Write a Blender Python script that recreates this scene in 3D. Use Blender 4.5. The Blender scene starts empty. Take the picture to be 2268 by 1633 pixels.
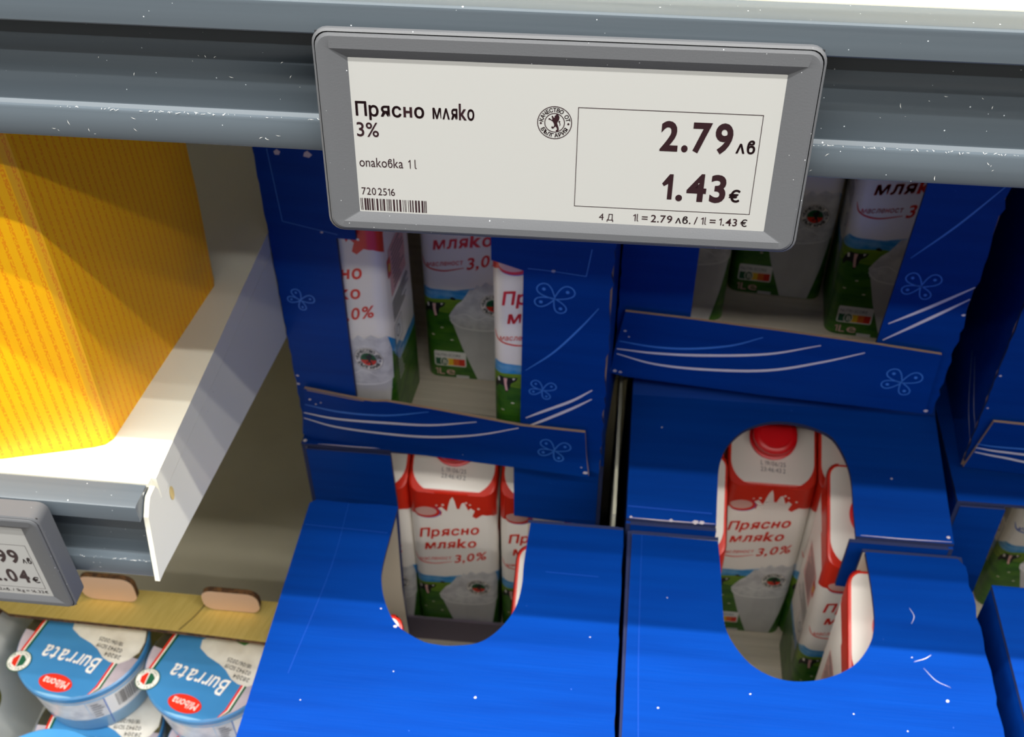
import bpy, bmesh, math, random
from mathutils import Vector, Matrix
from mathutils.geometry import tessellate_polygon
random.seed(7)
S = bpy.context.scene
COL = S.collection
R = math.radians
ZC = 1.10                                   # height of the camera above the shop floor

# ------------------------------------------------------------------ camera
cam_d = bpy.data.cameras.new('camera'); cam = bpy.data.objects.new('camera', cam_d); COL.objects.link(cam)
cam_d.sensor_width = 36.0; cam_d.lens = 36.0 * 2480.94 / 2268.0
cam_d.clip_start = 0.01; cam_d.clip_end = 50
pt, yw, rl = R(42.64), R(6.472), R(0.428)
f0 = Vector((-math.sin(yw), math.cos(yw), 0)); r0 = Vector((math.cos(yw), math.sin(yw), 0)); zz = Vector((0, 0, 1))
fw = f0 * math.cos(pt) - zz * math.sin(pt)
dn = -f0 * math.sin(pt) - zz * math.cos(pt)
rt = r0 * math.cos(rl) + dn * math.sin(rl); dd = -r0 * math.sin(rl) + dn * math.cos(rl)
m = Matrix((rt, -dd, -fw)).transposed().to_4x4(); m.translation = Vector((0, 0, ZC)); cam.matrix_world = m
cam_d.dof.use_dof = True; cam_d.dof.focus_distance = 0.37; cam_d.dof.aperture_fstop = 28.0
S.camera = cam

# ------------------------------------------------------------------ world, lights, exposure
w = bpy.data.worlds.new('shop_ambience'); S.world = w; w.use_nodes = True
bg = w.node_tree.nodes['Background']; bg.inputs[0].default_value = (1.0, 0.96, 0.91, 1); bg.inputs[1].default_value = 0.06
def strip(name, y, z, power, width=0.10, col=(1.0, 0.97, 0.91), length=9.0, x=0.0):
    d = bpy.data.lights.new(name, 'AREA'); d.shape = 'RECTANGLE'; d.size = length; d.size_y = width
    d.energy = power; d.color = col
    o = bpy.data.objects.new(name, d); COL.objects.link(o); o.location = (x, y, ZC + z)
    zx = (Vector((0, y, z)) - Vector((0, 0.4, -0.4))).normalized(); yx = zx.cross(Vector((1, 0, 0)))
    mw = Matrix((Vector((1, 0, 0)), yx, zx)).transposed().to_4x4(); mw.translation = Vector((x, y, ZC + z)); o.matrix_world = mw
    return o
strip('ceiling_strip_light', -0.16, 2.0, 310, 0.018)
strip('ceiling_strip_light', -0.47, 2.0, 100, 0.02)
strip('ceiling_strip_light', -0.90, 2.0, 125, 0.03)
strip('ceiling_strip_light', -1.85, 2.0, 74, 0.06)
strip('ceiling_strip_light', -3.60, 2.0, 11, 0.10)
S.view_settings.view_transform = 'Standard'; S.view_settings.look = 'None'
S.view_settings.exposure = 0.0; S.view_settings.gamma = 1.0; S.view_settings.use_curve_mapping = False
S.cycles.use_denoising = True

# ------------------------------------------------------------------ materials
def lin(c):
    return tuple(((v / 255) / 12.92 if v / 255 <= 0.04045 else ((v / 255 + 0.055) / 1.055) ** 2.4) for v in c)
MATS = {}
def mat(name, rgb, rough=0.5, metal=0.0, spec=0.5, noise=None, specks=None, bump=None, trans=0.0):
    """rgb in display values; noise=(other rgb, scale, (sx,sy,sz), lo, hi); specks=(rgb, scale, size); bump=(scale,strength,(sx,sy,sz))"""
    if name in MATS: return MATS[name]
    mt = bpy.data.materials.new(name); mt.use_nodes = True; nt = mt.node_tree; N = nt.nodes; L = nt.links
    b = N['Principled BSDF']; b.inputs['Roughness'].default_value = rough; b.inputs['Metallic'].default_value = metal
    b.inputs['Specular IOR Level'].default_value = spec
    b.inputs['Transmission Weight'].default_value = trans
    col = None
    tc = N.new('ShaderNodeTexCoord')
    def mapped(sc):
        mp = N.new('ShaderNodeMapping'); mp.inputs['Scale'].default_value = sc; L.new(tc.outputs['Object'], mp.inputs['Vector']); return mp.outputs[0]
    base = (*lin(rgb), 1)
    b.inputs['Base Color'].default_value = base
    if noise:
        orgb, sc, st, lo, hi = noise
        n = N.new('ShaderNodeTexNoise'); n.inputs['Scale'].default_value = sc; n.inputs['Detail'].default_value = 5
        L.new(mapped(st), n.inputs['Vector'])
        rp = N.new('ShaderNodeValToRGB'); rp.color_ramp.elements[0].position = lo; rp.color_ramp.elements[1].position = hi
        rp.color_ramp.elements[0].color = base; rp.color_ramp.elements[1].color = (*lin(orgb), 1)
        L.new(n.outputs[0], rp.inputs[0]); col = rp.outputs[0]
    if specks:
        srgb, sc, size = specks
        v = N.new('ShaderNodeTexVoronoi'); v.inputs['Scale'].default_value = sc; L.new(tc.outputs['Object'], v.inputs['Vector'])
        wn = N.new('ShaderNodeTexWhiteNoise'); L.new(v.outputs['Position'], wn.inputs['Vector'])
        a = N.new('ShaderNodeMath'); a.operation = 'MULTIPLY'; a.inputs[1].default_value = size; L.new(wn.outputs[0], a.inputs[0])
        pw = N.new('ShaderNodeMath'); pw.operation = 'POWER'; pw.inputs[1].default_value = 3.0; L.new(wn.outputs[0], pw.inputs[0])
        a2 = N.new('ShaderNodeMath'); a2.operation = 'MULTIPLY'; a2.inputs[1].default_value = size; L.new(pw.outputs[0], a2.inputs[0])
        lt = N.new('ShaderNodeMath'); lt.operation = 'LESS_THAN'; L.new(v.outputs['Distance'], lt.inputs[0]); L.new(a2.outputs[0], lt.inputs[1])
        mx = N.new('ShaderNodeMix'); mx.data_type = 'RGBA'; L.new(lt.outputs[0], mx.inputs['Factor'])
        if col: L.new(col, mx.inputs['A'])
        else: mx.inputs['A'].default_value = base
        mx.inputs['B'].default_value = (*lin(srgb), 1); col = mx.outputs['Result']
    if col: L.new(col, b.inputs['Base Color'])
    if bump:
        sc, stn, st = bump
        n = N.new('ShaderNodeTexNoise'); n.inputs['Scale'].default_value = sc; L.new(mapped(st), n.inputs['Vector'])
        bp = N.new('ShaderNodeBump'); bp.inputs['Strength'].default_value = stn; bp.inputs['Distance'].default_value = 0.001
        L.new(n.outputs[0], bp.inputs['Height']); L.new(bp.outputs[0], b.inputs['Normal'])
    MATS[name] = mt; return mt

BLUE = mat('blue_carton_board', (1, 57, 143), 0.48, spec=0.10, noise=((1, 51, 133), 9, (1, 14, 14), 0.35, 0.7), specks=((90, 130, 235), 120, 0.03), bump=(14, 0.12, (2, 60, 60)))
KRAFT = mat('raw_board_edge', (176, 146, 118), 0.85)
WORN = mat('worn_board_edge', (205, 195, 200), 0.8)
INSIDE = mat('bare_board_inside', (212, 202, 184), 0.85, noise=((198, 188, 170), 6, (1, 30, 1), 0.4, 0.65))
DARKIN = mat('dark_printed_inside', (118, 108, 122), 0.7)
EDGE = mat('blue_board_edge', (34, 44, 86), 0.8)
CREASE = mat('board_crease', (8, 68, 168), 0.5)
LBLUE = mat('light_blue_print', (64, 126, 214), 0.5)
WPRINT = mat('white_print', (226, 220, 226), 0.5)
RAIL = mat('grey_rail_plastic', (80, 89, 97), 0.34, spec=0.45, noise=((73, 82, 90), 3, (1, 60, 60), 0.35, 0.7), specks=((205, 212, 218), 300, 0.10))
BEZ = mat('grey_bezel_plastic', (82, 84, 88), 0.55, spec=0.35, specks=((190, 194, 198), 420, 0.10), bump=(1600, 0.05, (1, 1, 1)))
DUST = mat('pale_dust', (226, 226, 222), 0.8)
SEAM = mat('dark_seam', (30, 32, 36), 0.7)
PAPER = mat('tag_display_grey_white', (158, 159, 158), 0.30, spec=0.35)
INK = mat('tag_black_ink', (34, 14, 20), 0.4)
WHITEM = mat('white_lacquered_steel', (214, 213, 200), 0.36, spec=0.4, specks=((120, 118, 108), 90, 0.05))
STEEL = mat('bare_bright_steel', (190, 190, 188), 0.25, metal=0.9)
OCHRE = mat('dusty_ochre_inside', (196, 172, 110), 0.8)
DECK = mat('grey_cabinet_lining', (192, 186, 164), 0.75, spec=0.25, noise=((184, 178, 157), 14, (1, 1, 1), 0.35, 0.7))
CWHITE = mat('carton_white', (240, 234, 226), 0.28, spec=0.5)
CRED = mat('carton_red', (222, 48, 28), 0.30, spec=0.5)
CORANGE = mat('carton_orange', (236, 110, 40), 0.3)
CYELLOW = mat('carton_yellow', (245, 200, 50), 0.35)
CAPRED = mat('cap_red', (226, 14, 26), 0.28, spec=0.5)
CSKY = mat('carton_sky_blue', (40, 140, 205), 0.35, noise=((150, 200, 228), 55, (1, 1, 2), 0.42, 0.72))
CGRASS = mat('carton_meadow_green', (34, 88, 24), 0.35, noise=((78, 128, 30), 60, (1, 1, 2.5), 0.35, 0.75))
CHILL = mat('carton_hill_yellow_green', (120, 150, 34), 0.35, noise=((70, 120, 34), 70, (1, 1, 3), 0.4, 0.7))
CGLASS = mat('carton_milk_glass', (206, 204, 204), 0.32, noise=((186, 184, 186), 40, (1, 1, 0.6), 0.4, 0.7))
CGLASSL = mat('carton_milk_splash', (220, 218, 217), 0.32, noise=((192, 190, 192), 110, (1, 1, 1), 0.42, 0.65))
CLINE = mat('carton_milk_highlight', (236, 234, 232), 0.32)
CBLACK = mat('carton_black', (28, 26, 26), 0.4)
CTEXT = mat('carton_small_text', (96, 92, 96), 0.45)
CPINK = mat('carton_pink_table', (226, 176, 170), 0.35)
CBADGE = mat('carton_badge_pink', (224, 176, 166), 0.32)
CBLUE = mat('carton_blue', (36, 92, 190), 0.32)
CDGREEN = mat('carton_dark_green', (18, 92, 52), 0.35)
NGREEN = mat('score_green', (34, 96, 66), 0.35)
YRIM = mat('yellow_crate_board', (246, 218, 124), 0.8, noise=((234, 204, 106), 30, (14, 1, 1), 0.35, 0.7))
TAN = mat('tan_crate_lug', (234, 200, 172), 0.85)
BROWN = mat('brown_corrugated_edge', (120, 82, 44), 0.9, noise=((70, 46, 26), 300, (1, 1, 1), 0.4, 0.6))
CGREY = mat('crate_light_grey_lining', (206, 206, 202), 0.7)
OLIVE = mat('crate_olive_print', (104, 98, 30), 0.7)
TBLUE = mat('tub_blue', (66, 136, 188), 0.32, noise=((56, 124, 178), 16, (1, 1, 1), 0.35, 0.7))
TLIGHT = mat('tub_pale_blue', (138, 186, 220), 0.3)
TPINK = mat('tub_rosy_grey', (196, 182, 190), 0.35, noise=((160, 150, 158), 30, (1, 1, 1), 0.4, 0.7))
TDARK = mat('tub_dark_foliage', (52, 50, 36), 0.4, noise=((96, 88, 50), 70, (1, 1, 1), 0.45, 0.7))
TWHITE = mat('tub_white_cheese', (226, 222, 212), 0.4, noise=((204, 198, 186), 60, (1, 1, 1), 0.4, 0.7))
TLEAF = mat('tub_basil_green', (46, 120, 44), 0.4)

# ------------------------------------------------------------------ mesh helper
class MB:
    def __init__(s): s.v = []; s.f = []; s.mi = []; s.mats = []; s.uv = None
    def mid(s, mt):
        if mt not in s.mats: s.mats.append(mt)
        return s.mats.index(mt)
    def add(s, vs, fs, mt):
        b = len(s.v); i = s.mid(mt)
        s.v += [tuple(p) for p in vs]; s.f += [tuple(b + k for k in q) for q in fs]; s.mi += [i] * len(fs)
    def box(s, lo, hi, mt):
        x0, y0, z0 = lo; x1, y1, z1 = hi
        s.add([(x0, y0, z0), (x1, y0, z0), (x1, y1, z0), (x0, y1, z0), (x0, y0, z1), (x1, y0, z1), (x1, y1, z1), (x0, y1, z1)],
              [(0, 3, 2, 1), (4, 5, 6, 7), (0, 1, 5, 4), (1, 2, 6, 5), (2, 3, 7, 6), (3, 0, 4, 7)], mt)
    def panel(s, outer, holes, fn, t, mf, me=None, mb=None):
        """flat board with cut-outs: fn(a,b,c) -> point, c runs 0..t"""
        me = me or mf; mb = mb or mf
        polys = [outer] + list(holes)
        tris = tessellate_polygon([[Vector((p[0], p[1], 0)) for p in q] for q in polys])
        flat = [p for q in polys for p in q]
        s.add([fn(a, b, 0) for a, b in flat], tris, mf)
        s.add([fn(a, b, t) for a, b in flat], [tuple(reversed(q)) for q in tris], mb)
        for q in polys:
            n = len(q)
            vs = [fn(a, b, 0) for a, b in q] + [fn(a, b, t) for a, b in q]
            s.add(vs, [(i, (i + 1) % n, n + (i + 1) % n, n + i) for i in range(n)], me)
    def prism_x(s, prof, x0, x1, mt):
        """profile of (y,z) points extruded along x, with end caps"""
        n = len(prof)
        vs = [(x0, y, z) for y, z in prof] + [(x1, y, z) for y, z in prof]
        s.add(vs, [(i, (i + 1) % n, n + (i + 1) % n, n + i) for i in range(n)], mt)
        tr = tessellate_polygon([[Vector((y, z, 0)) for y, z in prof]])
        s.add([(x0, y, z) for y, z in prof], tr, mt); s.add([(x1, y, z) for y, z in prof], tr, mt)
    def poly(s, pts, fn, mt, cuts=()):
        """flat printed shape: 2D outline (optionally cut at a-values so that it can wrap) mapped by fn(a,b)"""
        bm = bmesh.new()
        try:
            vs = [bm.verts.new((p[0], p[1], 0)) for p in pts]
            tr = tessellate_polygon([[Vector((p[0], p[1], 0)) for p in pts]])
            for q in tr:
                try: bm.faces.new([vs[i] for i in q])
                except ValueError: pass
            for c in cuts:
                bmesh.ops.bisect_plane(bm, geom=bm.verts[:] + bm.edges[:] + bm.faces[:], plane_co=(c, 0, 0), plane_no=(1, 0, 0))
            bm.verts.index_update()
            s.add([fn(v.co.x, v.co.y) for v in bm.verts], [[v.index for v in q.verts] for q in bm.faces], mt)
        finally: bm.free()
    def ribbon(s, pts, wd, fn, mt, taper=True, cuts=()):
        """printed stroke along smooth 2D points"""
        pts = smooth(pts); n = len(pts); L = []; Rr = []
        for i, p in enumerate(pts):
            a = pts[max(0, i - 1)]; b = pts[min(n - 1, i + 1)]
            dx, dy = b[0] - a[0], b[1] - a[1]; l = math.hypot(dx, dy) or 1
            k = wd / 2 * ((0.35 + 0.65 * math.sin(math.pi * i / (n - 1))) if taper else 1)
            L.append((p[0] - dy / l * k, p[1] + dx / l * k)); Rr.append((p[0] + dy / l * k, p[1] - dx / l * k))
        for i in range(n - 1):
            q = [L[i], L[i + 1], Rr[i + 1], Rr[i]]
            s.add([fn(*p) for p in q], [(0, 1, 2, 3)], mt)
    def disc(s, c, rx, ry, fn, mt, rot=0, n=36, r0=0.0, cuts=()):
        cs, sn = math.cos(rot), math.sin(rot)
        P = lambda k, q: (c[0] + (rx * q * math.cos(k) * cs - ry * q * math.sin(k) * sn), c[1] + (rx * q * math.cos(k) * sn + ry * q * math.sin(k) * cs))
        A = [P(2 * math.pi * i / n, 1) for i in range(n)]
        if r0:
            B = [P(2 * math.pi * i / n, r0) for i in range(n)]
            s.add([fn(*p) for p in A + B], [(i, (i + 1) % n, n + (i + 1) % n, n + i) for i in range(n)], mt)
        else: s.poly(A, fn, mt, cuts)
    def text(s, body, fn, mt, x0, y0, cap, x1=None, rot=0, shear=0.0, bold=0.0, align='L', italic=0.0):
        """raised lettering; x0,y0 = start of the base line, cap = capital height, x1 = end (letters are fitted to it); shear lifts the line"""
        V, F, wdt = glyphs(body, bold)
        sy = cap; sx = cap if x1 is None else (x1 - x0) / wdt
        if align == 'C': x0 = x0 - wdt * sx / 2
        if align == 'R': x0 = x0 - wdt * sx
        cs, sn = math.cos(rot), math.sin(rot); out = []
        for x, y in V:
            X = x * sx + italic * y * sy; Y = y * sy + shear * x * sx
            out.append(fn(x0 + X * cs - Y * sn, y0 + X * sn + Y * cs))
        s.add(out, F, mt)
    def build(s, name, parent=None, smooth_angle=35, loc=None):
        me = bpy.data.meshes.new(name); me.from_pydata(s.v, [], s.f)
        for mt in s.mats: me.materials.append(mt)
        me.polygons.foreach_set('material_index', s.mi)
        bm = bmesh.new(); bm.from_mesh(me); bmesh.ops.remove_doubles(bm, verts=bm.verts, dist=1e-7)
        bmesh.ops.recalc_face_normals(bm, faces=bm.faces); bm.to_mesh(me); bm.free()
        if smooth_angle:
            me.polygons.foreach_set('use_smooth', [True] * len(me.polygons)); me.set_sharp_from_angle(angle=R(smooth_angle))
        me.update()
        o = bpy.data.objects.new(name, me); COL.objects.link(o)
        if parent is not None: o.parent = parent
        if loc: o.location = loc
        return o
def smooth(pts, k=6):
    if len(pts) < 3: return [tuple(Vector(pts[0]).lerp(Vector(pts[1]), i / k)) for i in range(k + 1)]
    P = [Vector(p) for p in pts]; P = [P[0] * 2 - P[1]] + P + [P[-1] * 2 - P[-2]]; out = []
    for i in range(1, len(P) - 2):
        for j in range(k):
            t = j / k; a, b, c, d = P[i - 1:i + 3]
            out.append(tuple(0.5 * ((2 * b) + (c - a) * t + (2 * a - 5 * b + 4 * c - d) * t * t + (3 * b - a - 3 * c + d) * t ** 3)))
    out.append(tuple(P[-2])); return out
GL = {}; RAWG = {}
ONE = ([(0.02, 0.62), (0.10, 0.52), (0.26, 0.62), (0.26, 0.0), (0.44, 0.0), (0.44, 1.0), (0.30, 1.0)], [(0, 1, 2, 6), (2, 3, 4, 5), (2, 5, 6)])
ONEL = ([(0.04, 0.80), (0.09, 0.70), (0.26, 0.83), (0.26, 0.0), (0.37, 0.0), (0.37, 1.0), (0.29, 1.0)], [(0, 1, 2, 6), (2, 3, 4, 5), (2, 5, 6)])
LOWL = ([(0.0, 1.05), (0.10, 1.05), (0.10, 0.16), (0.15, 0.09), (0.21, 0.09), (0.21, 0.0), (0.10, 0.0), (0.02, 0.06), (0.0, 0.16)], [(0, 1, 2, 8), (2, 3, 7, 8), (3, 4, 5, 6), (3, 6, 7)])
NSM = ([(0, 0), (0.12, 0), (0.12, 0.74), (0, 0.74), (0.46, 0), (0.58, 0), (0.58, 0.74), (0.46, 0.74), (0.12, 0.33), (0.46, 0.33), (0.46, 0.44), (0.12, 0.44)], [(0, 1, 2, 3), (4, 5, 6, 7), (8, 9, 10, 11)])
def rawglyph(ch, bold):
    key = (ch, bold)
    if key in RAWG: return RAWG[key]
    cu = bpy.data.curves.new('lettering', 'FONT'); cu.body = ch; cu.size = 1.0; cu.resolution_u = 4; cu.fill_mode = 'FRONT'; cu.offset = bold * 0.7
    o = bpy.data.objects.new('lettering', cu); COL.objects.link(o)
    ev = o.evaluated_get(bpy.context.evaluated_depsgraph_get()); me = ev.to_mesh()
    V = [(v.co.x, v.co.y) for v in me.vertices]; F = [tuple(p.vertices) for p in me.polygons]
    ev.to_mesh_clear(); bpy.data.objects.remove(o); bpy.data.curves.remove(cu)
    RAWG[key] = (V, F); return RAWG[key]
def glyphs(body, bold):
    """outline letters as (2D points, faces, width), capital height 1"""
    bold = round(bold, 3); key = (body, bold)
    if key in GL: return GL[key]
    V = []; F = []; x = 0.0
    for ch in body:
        if ch == ' ': x += 0.26; continue
        if ch == '1': v, f = ONE if bold > 0.025 else ONEL
        elif ch == 'l': v, f = LOWL
        elif ch == 'н':
            w_ = 0.12 + 2 * bold; h_ = 0.055 + bold
            v = [(0, 0), (w_, 0), (w_, 0.74), (0, 0.74), (0.46, 0), (0.46 + w_, 0), (0.46 + w_, 0.74), (0.46, 0.74), (w_, 0.385 - h_), (0.46, 0.385 - h_), (0.46, 0.385 + h_), (w_, 0.385 + h_)]; f = NSM[1]
        else:
            cyr = 0x400 <= ord(ch) < 0x500 or ch in 'ʌϐ€'
            v, f = rawglyph(ch, 0 if cyr else bold)
            if cyr and bold > 0:
                w0 = v; f0_ = f; v = []; f = []
                for i in range(8):
                    a = i * math.pi / 4; b1 = len(v); v += [(p[0] + 0.7 * bold * math.cos(a), p[1] + 0.7 * bold * math.sin(a)) for p in w0]; f += [tuple(b1 + q for q in t) for t in f0_]
            k = 1 / 0.73 if cyr else 1 / 0.68
            if ch in 'nkao': k *= 1.10
            v = [(p[0] * k, p[1] * k) for p in v]
        if not v: x += 0.3; continue
        x0 = min(p[0] for p in v); wd = max(p[0] for p in v) - x0
        b0 = len(V); V += [(p[0] - x0 + x, p[1]) for p in v]; F += [tuple(b0 + i for i in q) for q in f]
        x += wd + (0.06 if ch in 'kгГ' else 0.15)
    GL[key] = (V, F, max(p[0] for p in V)); return GL[key]
def ring_text(mb, body, fn, mt, c, r, cap, a0, a1, inward=False, bold=0.0, rot=0.0):
    n = len(body)
    for i, ch in enumerate(body):
        if ch == ' ': continue
        a = a0 + (a1 - a0) * (i / max(1, n - 1)); V, F, wd = glyphs(ch, bold)
        up = a if not inward else a + math.pi
        rr = r if not inward else r + cap
        bx, by = c[0] + rr * math.cos(a), c[1] + rr * math.sin(a)
        ux, uy = math.cos(up), math.sin(up); tx, ty = uy, -ux
        mb.add([fn(bx + (x - wd / 2) * cap * tx + y * cap * ux, by + (x - wd / 2) * cap * ty + y * cap * uy) for x, y in V], F, mt)
def thing(name, label, cat, loc=(0, 0, 0), rotz=0.0, group=None):
    o = bpy.data.objects.new(name, None); COL.objects.link(o); o.empty_display_size = 0.05
    o.location = (loc[0], loc[1], loc[2] + ZC); o.rotation_euler = (0, 0, rotz); o['label'] = label; o['category'] = cat
    if group: o['group'] = group
    return o
def rrect(x0, y0, x1, y1, r, n=5):
    out = []
    for cx, cy, a in ((x1 - r, y1 - r, 0), (x0 + r, y1 - r, 90), (x0 + r, y0 + r, 180), (x1 - r, y0 + r, 270)):
        for i in range(n + 1):
            t = R(a + 90 * i / n); out.append((cx + r * math.cos(t), cy + r * math.sin(t)))
    return out
def jag(p, q, step=0.006, amp=0.0009, seed=1):
    """slightly torn edge from p to q (without q)"""
    rn = random.Random(seed); d = math.dist(p, q); n = max(2, int(d / step)); out = [p]
    for i in range(1, n):
        t = (i + rn.uniform(-0.25, 0.25)) / n; k = rn.uniform(-amp, amp)
        out.append((p[0] + (q[0] - p[0]) * t - (q[1] - p[1]) / d * k, p[1] + (q[1] - p[1]) * t + (q[0] - p[0]) / d * k))
    return out
MMS = 0.001
def mm(pts): return [(a * MMS, b * MMS) for a, b in pts]

# ------------------------------------------------------------------ shop floor and cabinet
fl = MB(); fl.box((-3, -2.5, -0.06), (3, 2.0, 0.0), mat('shop_floor_tile', (96, 92, 88), 0.4))
fo = fl.build('floor'); fo['kind'] = 'structure'
wl = MB(); wl.box((-3, 1.0, 0.0), (3, 1.06, 2.6), mat('shop_wall_paint', (200, 198, 190), 0.8))
wo = wl.build('wall_back'); wo['kind'] = 'structure'
ZD = -0.852                                   # cabinet deck
cab = thing('refrigerated_cabinet', 'grey lined open chilled cabinet standing behind the milk boxes and shelves', 'cabinet', (0, 0.6, -ZC))
b = MB(); b.box((-1.3, -0.36, 0.0), (1.3, 0.36, ZC + ZD), DECK); b.build('deck', cab)
b = MB(); b.box((-1.3, 0.34, ZC + ZD), (1.3, 0.38, ZC + 0.35), DECK); b.build('back_panel', cab)
b = MB()
b.box((-0.03, 0.315, ZC + ZD), (0.03, 0.34, ZC + 0.35), WHITEM); b.build('upright', cab)

# ------------------------------------------------------------------ shelves with price rails
RAILP = [(0.345, 0.0), (0.3315, 0.0005), (0.3303, 0.0), (0.330, -0.0012), (0.330, -0.0100), (0.3304, -0.0106), (0.3386, -0.0108), (0.3392, -0.0114),
         (0.3392, -0.0200), (0.3389, -0.0300), (0.3385, -0.0400), (0.3376, -0.0440), (0.3366, -0.0452), (0.3318, -0.0452), (0.3314, -0.0428), (0.3311, -0.0424), (0.3304, -0.0424), (0.330, -0.0432), (0.3296, -0.0530), (0.3300, -0.0540), (0.3375, -0.0540),
         (0.3415, -0.0450), (0.3430, -0.0030), (0.345, -0.0022)]
def rail_dust(b, x0, x1, n, seed):
    rn = random.Random(seed)
    for i in range(n):
        x = rn.uniform(x0, x1); s_ = rn.uniform(0.00015, 0.0004); k = rn.random()
        if k < 0.7: z = -0.0419 + rn.uniform(-0.0003, 0.0004); y = 0.3307 + rn.uniform(-0.0006, 0.0005); fn = lambda a, c: (x + a, y + c, -0.0422)
        elif k < 0.85: zz_ = rn.uniform(-0.0525, -0.0440); fn = lambda a, c: (x + a, 0.3294, zz_ + c)
        else: zz_ = rn.uniform(-0.036, -0.024); fn = lambda a, c: (x + a, 0.3380, zz_ + c)
        a = rn.uniform(0, 3.1); l = s_ * rn.uniform(1, 3.2)
        b.poly([(l * math.cos(a), l * math.sin(a)), (0.3 * s_ * math.cos(a + 1.6), 0.3 * s_ * math.sin(a + 1.6)), (-l * math.cos(a + 0.3), -l * math.sin(a + 0.3)), (-0.35 * s_ * math.cos(a + 1.6), -0.35 * s_ * math.sin(a + 1.6))], fn, DUST)
def make_shelf(x0, x1, ztop, label, end_bracket):
    t = thing('metal_shelf', label, 'shelf', (0, 0, ztop))
    b = MB(); b.box((x0, 0.346, -0.014), (x1 - (0.0024 if end_bracket else 0), 0.925, 0.0), WHITEM); b.build('shelf_plate', t)
    b = MB(); b.prism_x(RAILP, x0 - 0.002, x1 - 0.003 if end_bracket else x1, RAIL)
    if end_bracket: rail_dust(b, -0.262, -0.224, 26, 4)
    else: rail_dust(b, -0.20, -0.103, 70, 1); rail_dust(b, 0.062, 0.14, 60, 2)
    b.build('price_rail', t, 25)
    if end_bracket:
        # tapered end bracket: deep at the wall, narrow nose in front, notch with bright clip at the top corner
        prof = [(0.3405, -0.003), (0.3475, -0.003), (0.3535, -0.0155), (0.925, -0.0155), (0.925, -0.1462), (0.640, -0.1001), (0.3315, -0.0503), (0.3245, -0.0500), (0.3335, -0.0105), (0.3372, -0.0060)]
        b = MB(); b.prism_x(prof, x1 - 0.0025, x1, WHITEM); bk = b.build('bracket', t, 20)
        b = MB(); b.box((x1 - 0.0024, 0.3500, -0.0146), (x1 + 0.0003, 0.925, 0.0), WHITEM); b.build('side_hem', t, 0)
        b = MB()
        for i in range(10):
            a0, a1 = R(-60 + 22 * i), R(-60 + 22 * (i + 1))
            for (ya, za, rr) in ((0.3425, -0.0046, 0.0042),):
                P = lambda a, x: (x, ya + rr * math.cos(a), za + rr * math.sin(a))
                b.add([P(a0, x1 - 0.010), P(a1, x1 - 0.010), P(a1, x1 - 0.0026), P(a0, x1 - 0.0026)], [(0, 1, 2, 3)], STEEL)
        b.build('clip', bk)
        b = MB(); b.disc((0.3600, -0.0225), 0.0024, 0.0046, lambda y, z: (x1 + 0.0003, y, z), OCHRE); b.build('slot', bk, 0)
    else:
        for bx in (-1.2, -0.6, 0.55, 1.2):
            pass
    return t
make_shelf(-2.4, 2.4, -0.1545, 'white upper metal shelf with grey price rail across the top of the photo', False)
make_shelf(-1.25, -0.2180, -0.4150, 'lower white metal shelf ending in a tapered end bracket, under the yellow pack', True)

# ------------------------------------------------------------------ electronic price tags
def make_tag(cx, cy, cz, tilt, yaw, label, printer, hw=0.0802, hh=0.0354, th=0.0044):
    t = thing('electronic_price_tag', label, 'price tag', (cx, cy, cz)); t.rotation_euler = (-tilt, 0, yaw)
    # local: x right, z up, y away from the viewer, front face at y = 0
    def ring(q, y): return [(a, y, c) for a, c in q]
    o1 = rrect(-hw, -hh, hw, hh, 0.0045); n = len(o1)
    b = MB()
    def loft(A, B, mt): b.add(list(A) + list(B), [(i, (i + 1) % n, n + (i + 1) % n, n + i) for i in range(n)], mt)
    oS = rrect(-hw - 0.0008, -hh - 0.0008, hw + 0.0008, hh + 0.0008, 0.005); oB = rrect(-hw + 0.002, -hh + 0.002, hw - 0.002, hh - 0.002, 0.005)
    loft(ring(oS, 0.0016), ring(oS, th - 0.001), BEZ); loft(ring(oS, th - 0.001), ring(oB, th), BEZ)
    b.add(ring(oB, th), [tuple(range(n))], BEZ)
    loft(ring(oS, 0.0016), ring(rrect(-hw, -hh, hw, hh, 0.0045), 0.0010), BEZ)
    b.build('back_shell', t)
    b = MB()
    i1 = rrect(-hw + 0.0004, -hh + 0.0004, hw - 0.0004, hh - 0.0004, 0.0044)
    i1b = rrect(-hw + 0.0012, -hh + 0.0012, hw - 0.0012, hh - 0.0012, 0.0040)
    sx, sy0, sy1 = 0.0696, -0.0284, 0.0268
    i2 = rrect(-sx - 0.0062, sy0 - 0.0034, sx + 0.0062, sy1 + 0.0034, 0.0006)
    i3 = rrect(-sx, sy0, sx, sy1, 0.0003)
    loft(ring(i1, 0.0012), ring(i1, 0.0004), BEZ); loft(ring(i1, 0.0004), ring(i1b, 0.0), BEZ); loft(ring(i1b, 0.0), ring(i2, 0.0), BEZ); loft(ring(i2, 0.0), ring(i3, 0.0017), BEZ)
    b.build('bezel', t, 20)
    b = MB(); b.box((-hw + 0.0003, 0.0020, -hh + 0.0003), (hw - 0.0003, 0.0026, hh - 0.0003), SEAM)
    # keep the seam a frame only: the display covers its middle
    b.build('seam', t, 0)
    b = MB(); b.box((-sx - 0.0004, 0.00165, sy0 - 0.0004), (sx + 0.0004, 0.0030, sy1 + 0.0004), PAPER)
    printer(b, lambda a, c, k=0.00158: (a * MMS, k, c * MMS))
    return t, b
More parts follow.
